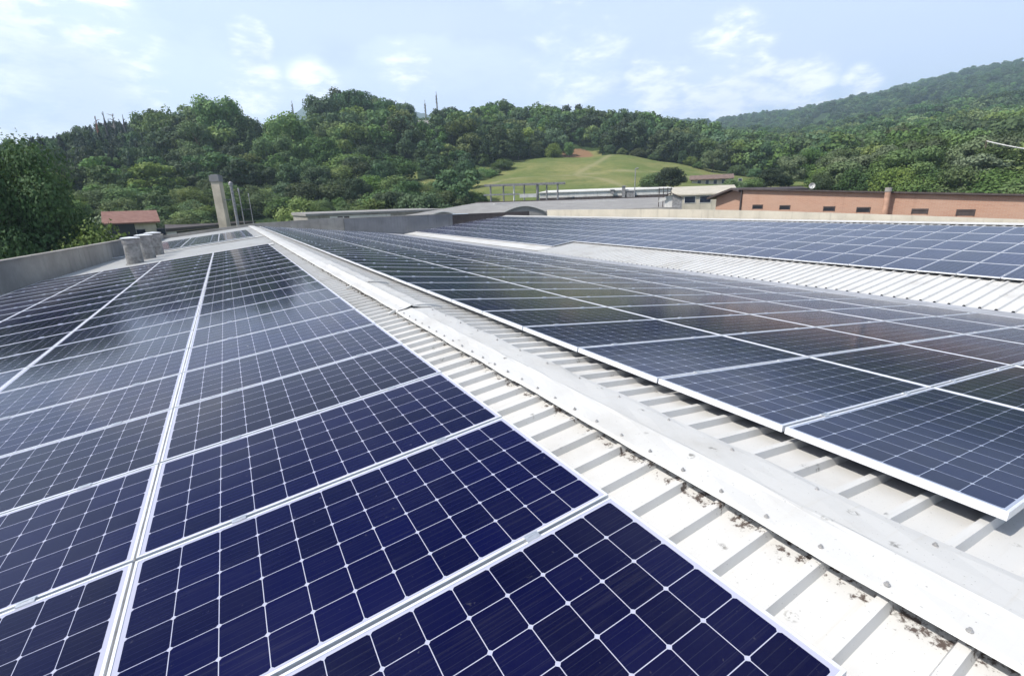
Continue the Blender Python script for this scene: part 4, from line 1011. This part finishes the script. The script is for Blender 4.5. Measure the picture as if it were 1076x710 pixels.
for a, b_ in ((G0+Vector((0, .5, -.14)), G1), (G1, G2+Vector((0, -.05, 0)))):
    mb.hexa([(X-.35, a.y, a.z-.16), (X+9.5, a.y, a.z-.16), (X+9.5, b_.y, b_.z-.16), (X-.35, b_.y, b_.z-.16), (X-.35, a.y, a.z), (X+9.5, a.y, a.z), (X+9.5, b_.y, b_.z), (X-.35, b_.y, b_.z)])
rel(root, mb, 'gable_roof', 'darktrim')
mb = MB(); mb.hexa([(X-.25, B.y, B.z+.003), (X+12, B.y, B.z-1.5), (X+12, A.y, A.z-1.5), (X-.25, A.y-.06, A.z+.003), (X-.25, B.y, B.z+.10), (X+12, B.y, B.z-1.3), (X+12, A.y, A.z-1.3), (X-.25, A.y-.06, A.z+.10)]); rel(root, mb, 'roof', 'darktrim')
mb = MB(); p = on_x(779.5, 199.8, X-.08); mb.tube([(X-.08, p.y, p.z), (X-.08, p.y, GZ)], .07, 8); rel(root, mb, 'downpipe', 'darktrim')
for (p0, p1, y0, y1) in (lambda q: [(a, b, c+.3, e-.9) for a, b, c, e in q])(((791.5, 800.8, 216.0, 220.4), (820, 829.5, 216.6, 221.0), (866, 876.5, 217.9, 222.6), (901, 913.5, 218.8, 223.9), (959, 974, 220.6, 225.6), (1006, 1023, 221.4, 227.6))):
    a, b_ = on_x(p0, (y0+y1)/2, X), on_x(p1, (y0+y1)/2, X); zt = on_x((p0+p1)/2, y0, X).z; zb2 = on_x((p0+p1)/2, y1, X).z
    mb = MB(); mb.box((X-.04, b_.y-.06, zt), (X-.003, a.y+.06, zt+.09)); mb.box((X-.04, b_.y-.06, zb2), (X-.003, b_.y, zt)); mb.box((X-.04, a.y, zb2), (X-.003, a.y+.06, zt))
    q = rel(root, mb, 'vent', 'darktrim')
    mb = MB(); mb.box((X-.012, b_.y, zb2), (X-.004, a.y, zt)); mb.build('louvre', M['darktrim'] if p0 > 950 else M['dark'], q)
p0, p1 = on_x(931.3, 226, X-.5), on_x(934, 197, X-.5)
o = empty('flue', (X-.5, p0.y, p0.z)); tag(o, 'slender terracotta coloured flue standing in front of the brick wall', 'flue')
mb = MB(); mb.tube([(X-.5, p0.y, p0.z-6), (X-.5, p1.y, p1.z-.25)], .155, 14); rel(o, mb, 'pipe', plain('terracotta_pipe', (.50, .30, .21), .7))
mb = MB(); mb.tube([(X-.5, p1.y, p1.z-.25), (X-.5, p1.y, p1.z)], [.18, .18], 14); rel(o, mb, 'cap', 'conc')
p = on_x(853.4, 195.3, X+7); o = empty('satellite_dish', p-Vector((0, 0, .5))); tag(o, 'small white satellite dish above the brick building roof', 'satellite dish')
f = Frame(p, azp(853)-.2); mb = MB(); n = 20; vs = [f(0, .10, p.z)]+[f(.23*math.cos(t*2*math.pi/n), 0, p.z+.23*math.sin(t*2*math.pi/n)) for t in range(n)]+[f(0, .13, p.z)]+[f(.24*math.cos(t*2*math.pi/n), .03, p.z+.24*math.sin(t*2*math.pi/n)) for t in range(n)]
fs = [(0, 1+(k+1) % n, 1+k) for k in range(n)]+[(n+1, n+2+k, n+2+(k+1) % n) for k in range(n)]+[(1+k, 1+(k+1) % n, n+2+(k+1) % n, n+2+k) for k in range(n)]
mb.add(vs, fs); rel(o, mb, 'reflector', 'cap'); mb = MB(); mb.tube([tuple(f(0, .15, p.z)), tuple(f(0, .25, p.z-.9))], .035, 8); rel(o, mb, 'mast', 'steel')
mb = MB(); mb.bar(f(0, -.01, p.z-.2), f(0, -.26, p.z-.05), .03); rel(o, mb, 'feed_arm', 'steel')
# low beige parapet behind the third ridge
X = 29.6; pts = [on_x(px, py, X) for px, py in ((575, 220.6), (690, 219.6), (800, 221.6), (940, 226.0), (1076, 231.0), (1250, 237.5))]
o = empty('parapet_wall', (X, pts[2].y, -2)); tag(o, 'low beige rendered parapet running behind the third roof ridge', 'parapet wall')
mb = MB()
for a, b_ in zip(pts[:-1], pts[1:]):
    mb.hexa([(X, b_.y, -3), (X+.3, b_.y, -3), (X+.3, a.y, -3), (X, a.y, -3), (X, b_.y, b_.z), (X+.3, b_.y, b_.z), (X+.3, a.y, a.z), (X, a.y, a.z)])
rel(o, mb, 'wall_panel', 'beige')
# masts and the house on the hill
for (px, yt, yb, r, lab) in ((460, 96, 124, 300, 'tall dark antenna mast on the hilltop'), (447.5, 105, 122, 305, 'shorter antenna mast left of the tall one on the hilltop'), (308.4, 106, 120, 320, 'lone thin antenna mast above the blue mountain gap')):
    p = at(px, yb, r); zb = land(p.x, p.y); zt = at(px, yt, r).z; o = empty('antenna_mast', (p.x, p.y, zb)); tag(o, lab, 'antenna mast', 'antenna masts on the hill')
    mb = MB(); w_ = .42
    for sx, sy in ((-1, -1), (1, -1), (1, 1), (-1, 1)): mb.bar((p.x+sx*w_, p.y+sy*w_, zb), (p.x+sx*w_*.35, p.y+sy*w_*.35, zt-2), .16)
    z = zb+1
    while z < zt-2.5:
        mb.bar((p.x-w_*.9, p.y-w_*.9, z), (p.x+w_*.8, p.y-w_*.8, z+1.1), .09); mb.bar((p.x+w_*.9, p.y-w_*.9, z+1.1), (p.x-w_*.8, p.y-w_*.8, z+2.2), .09); z += 2.2
    rel(o, mb, 'lattice', 'steel')
    mb = MB(); mb.tube([(p.x, p.y, zt-2.2), (p.x, p.y, zt)], .12, 6); rel(o, mb, 'aerial', 'steel')
    for k in range(3):
        mb = MB(); mb.box((p.x-.55, p.y-.2, zt-3.2-k*1.5), (p.x-.25, p.y+.2, zt-2.3-k*1.5)); rel(o, mb, 'aerial_panel', 'galv')
root, f, hw, ze, zb = gable('hill_house', 'small brown house with a pale roof edge high on the hill beside the antennas', 'house', 439, 455, 272, 129.5, 126.5, 9, plain('brown_facade', (.20, .13, .10), .8), 'flat', over=.6)
for k in range(2): win(root, f, -hw+1.2+k*3, -hw+2.4+k*3, .0, ze-1.9, ze-.6, 'white')
# pole and cable at the far right
P, az = stand(1022, 128); zt = at(1022, 149.5, 128).z
o = empty('utility_pole', P); tag(o, 'utility pole half hidden in the trees at right', 'utility pole')
mb = MB(); mb.tube([(P.x, P.y, P.z-.3), (P.x, P.y, zt+.3)], [.16, .11], 10); rel(o, mb, 'pole', 'bark')
mb = MB(); mb.bar((P.x-.5, P.y+.5, zt), (P.x+.5, P.y-.5, zt), .12); rel(o, mb, 'cross_arm', 'bark')
q1 = at(1150, 164, 100); mb = MB(); A = Vector((P.x, P.y, zt)); mb.tube([A.lerp(q1, t)-Vector((0, 0, 1.2*4*t*(1-t)*.3)) for t in [k/12 for k in range(13)]], .10, 6)
tag(mb.build('overhead_cable', M['white']), 'pale overhead cable crossing the trees at the right edge', 'cable')

# ------------------------------------------------------------------ the air
mb = MB(); mb.box((-3400, -3400, GZ-1.3), (3400, 3400, 570)); hz_ = mb.build('haze', [])
m = bpy.data.materials.new('air'); m.use_nodes = True; t = m.node_tree; t.nodes.clear(); g = NT(t)
pv = g.n('ShaderNodeVolumePrincipled', ins={'Color': (.66, .83, 1.0), 'Density': HAZE, 'Anisotropy': .2}); oo = g.n('ShaderNodeOutputMaterial'); t.links.new(pv.outputs[0], oo.inputs['Volume'])
hz_.data.materials.append(m); tag(hz_, 'thin pale summer haze filling the valley', 'haze', kind='stuff')
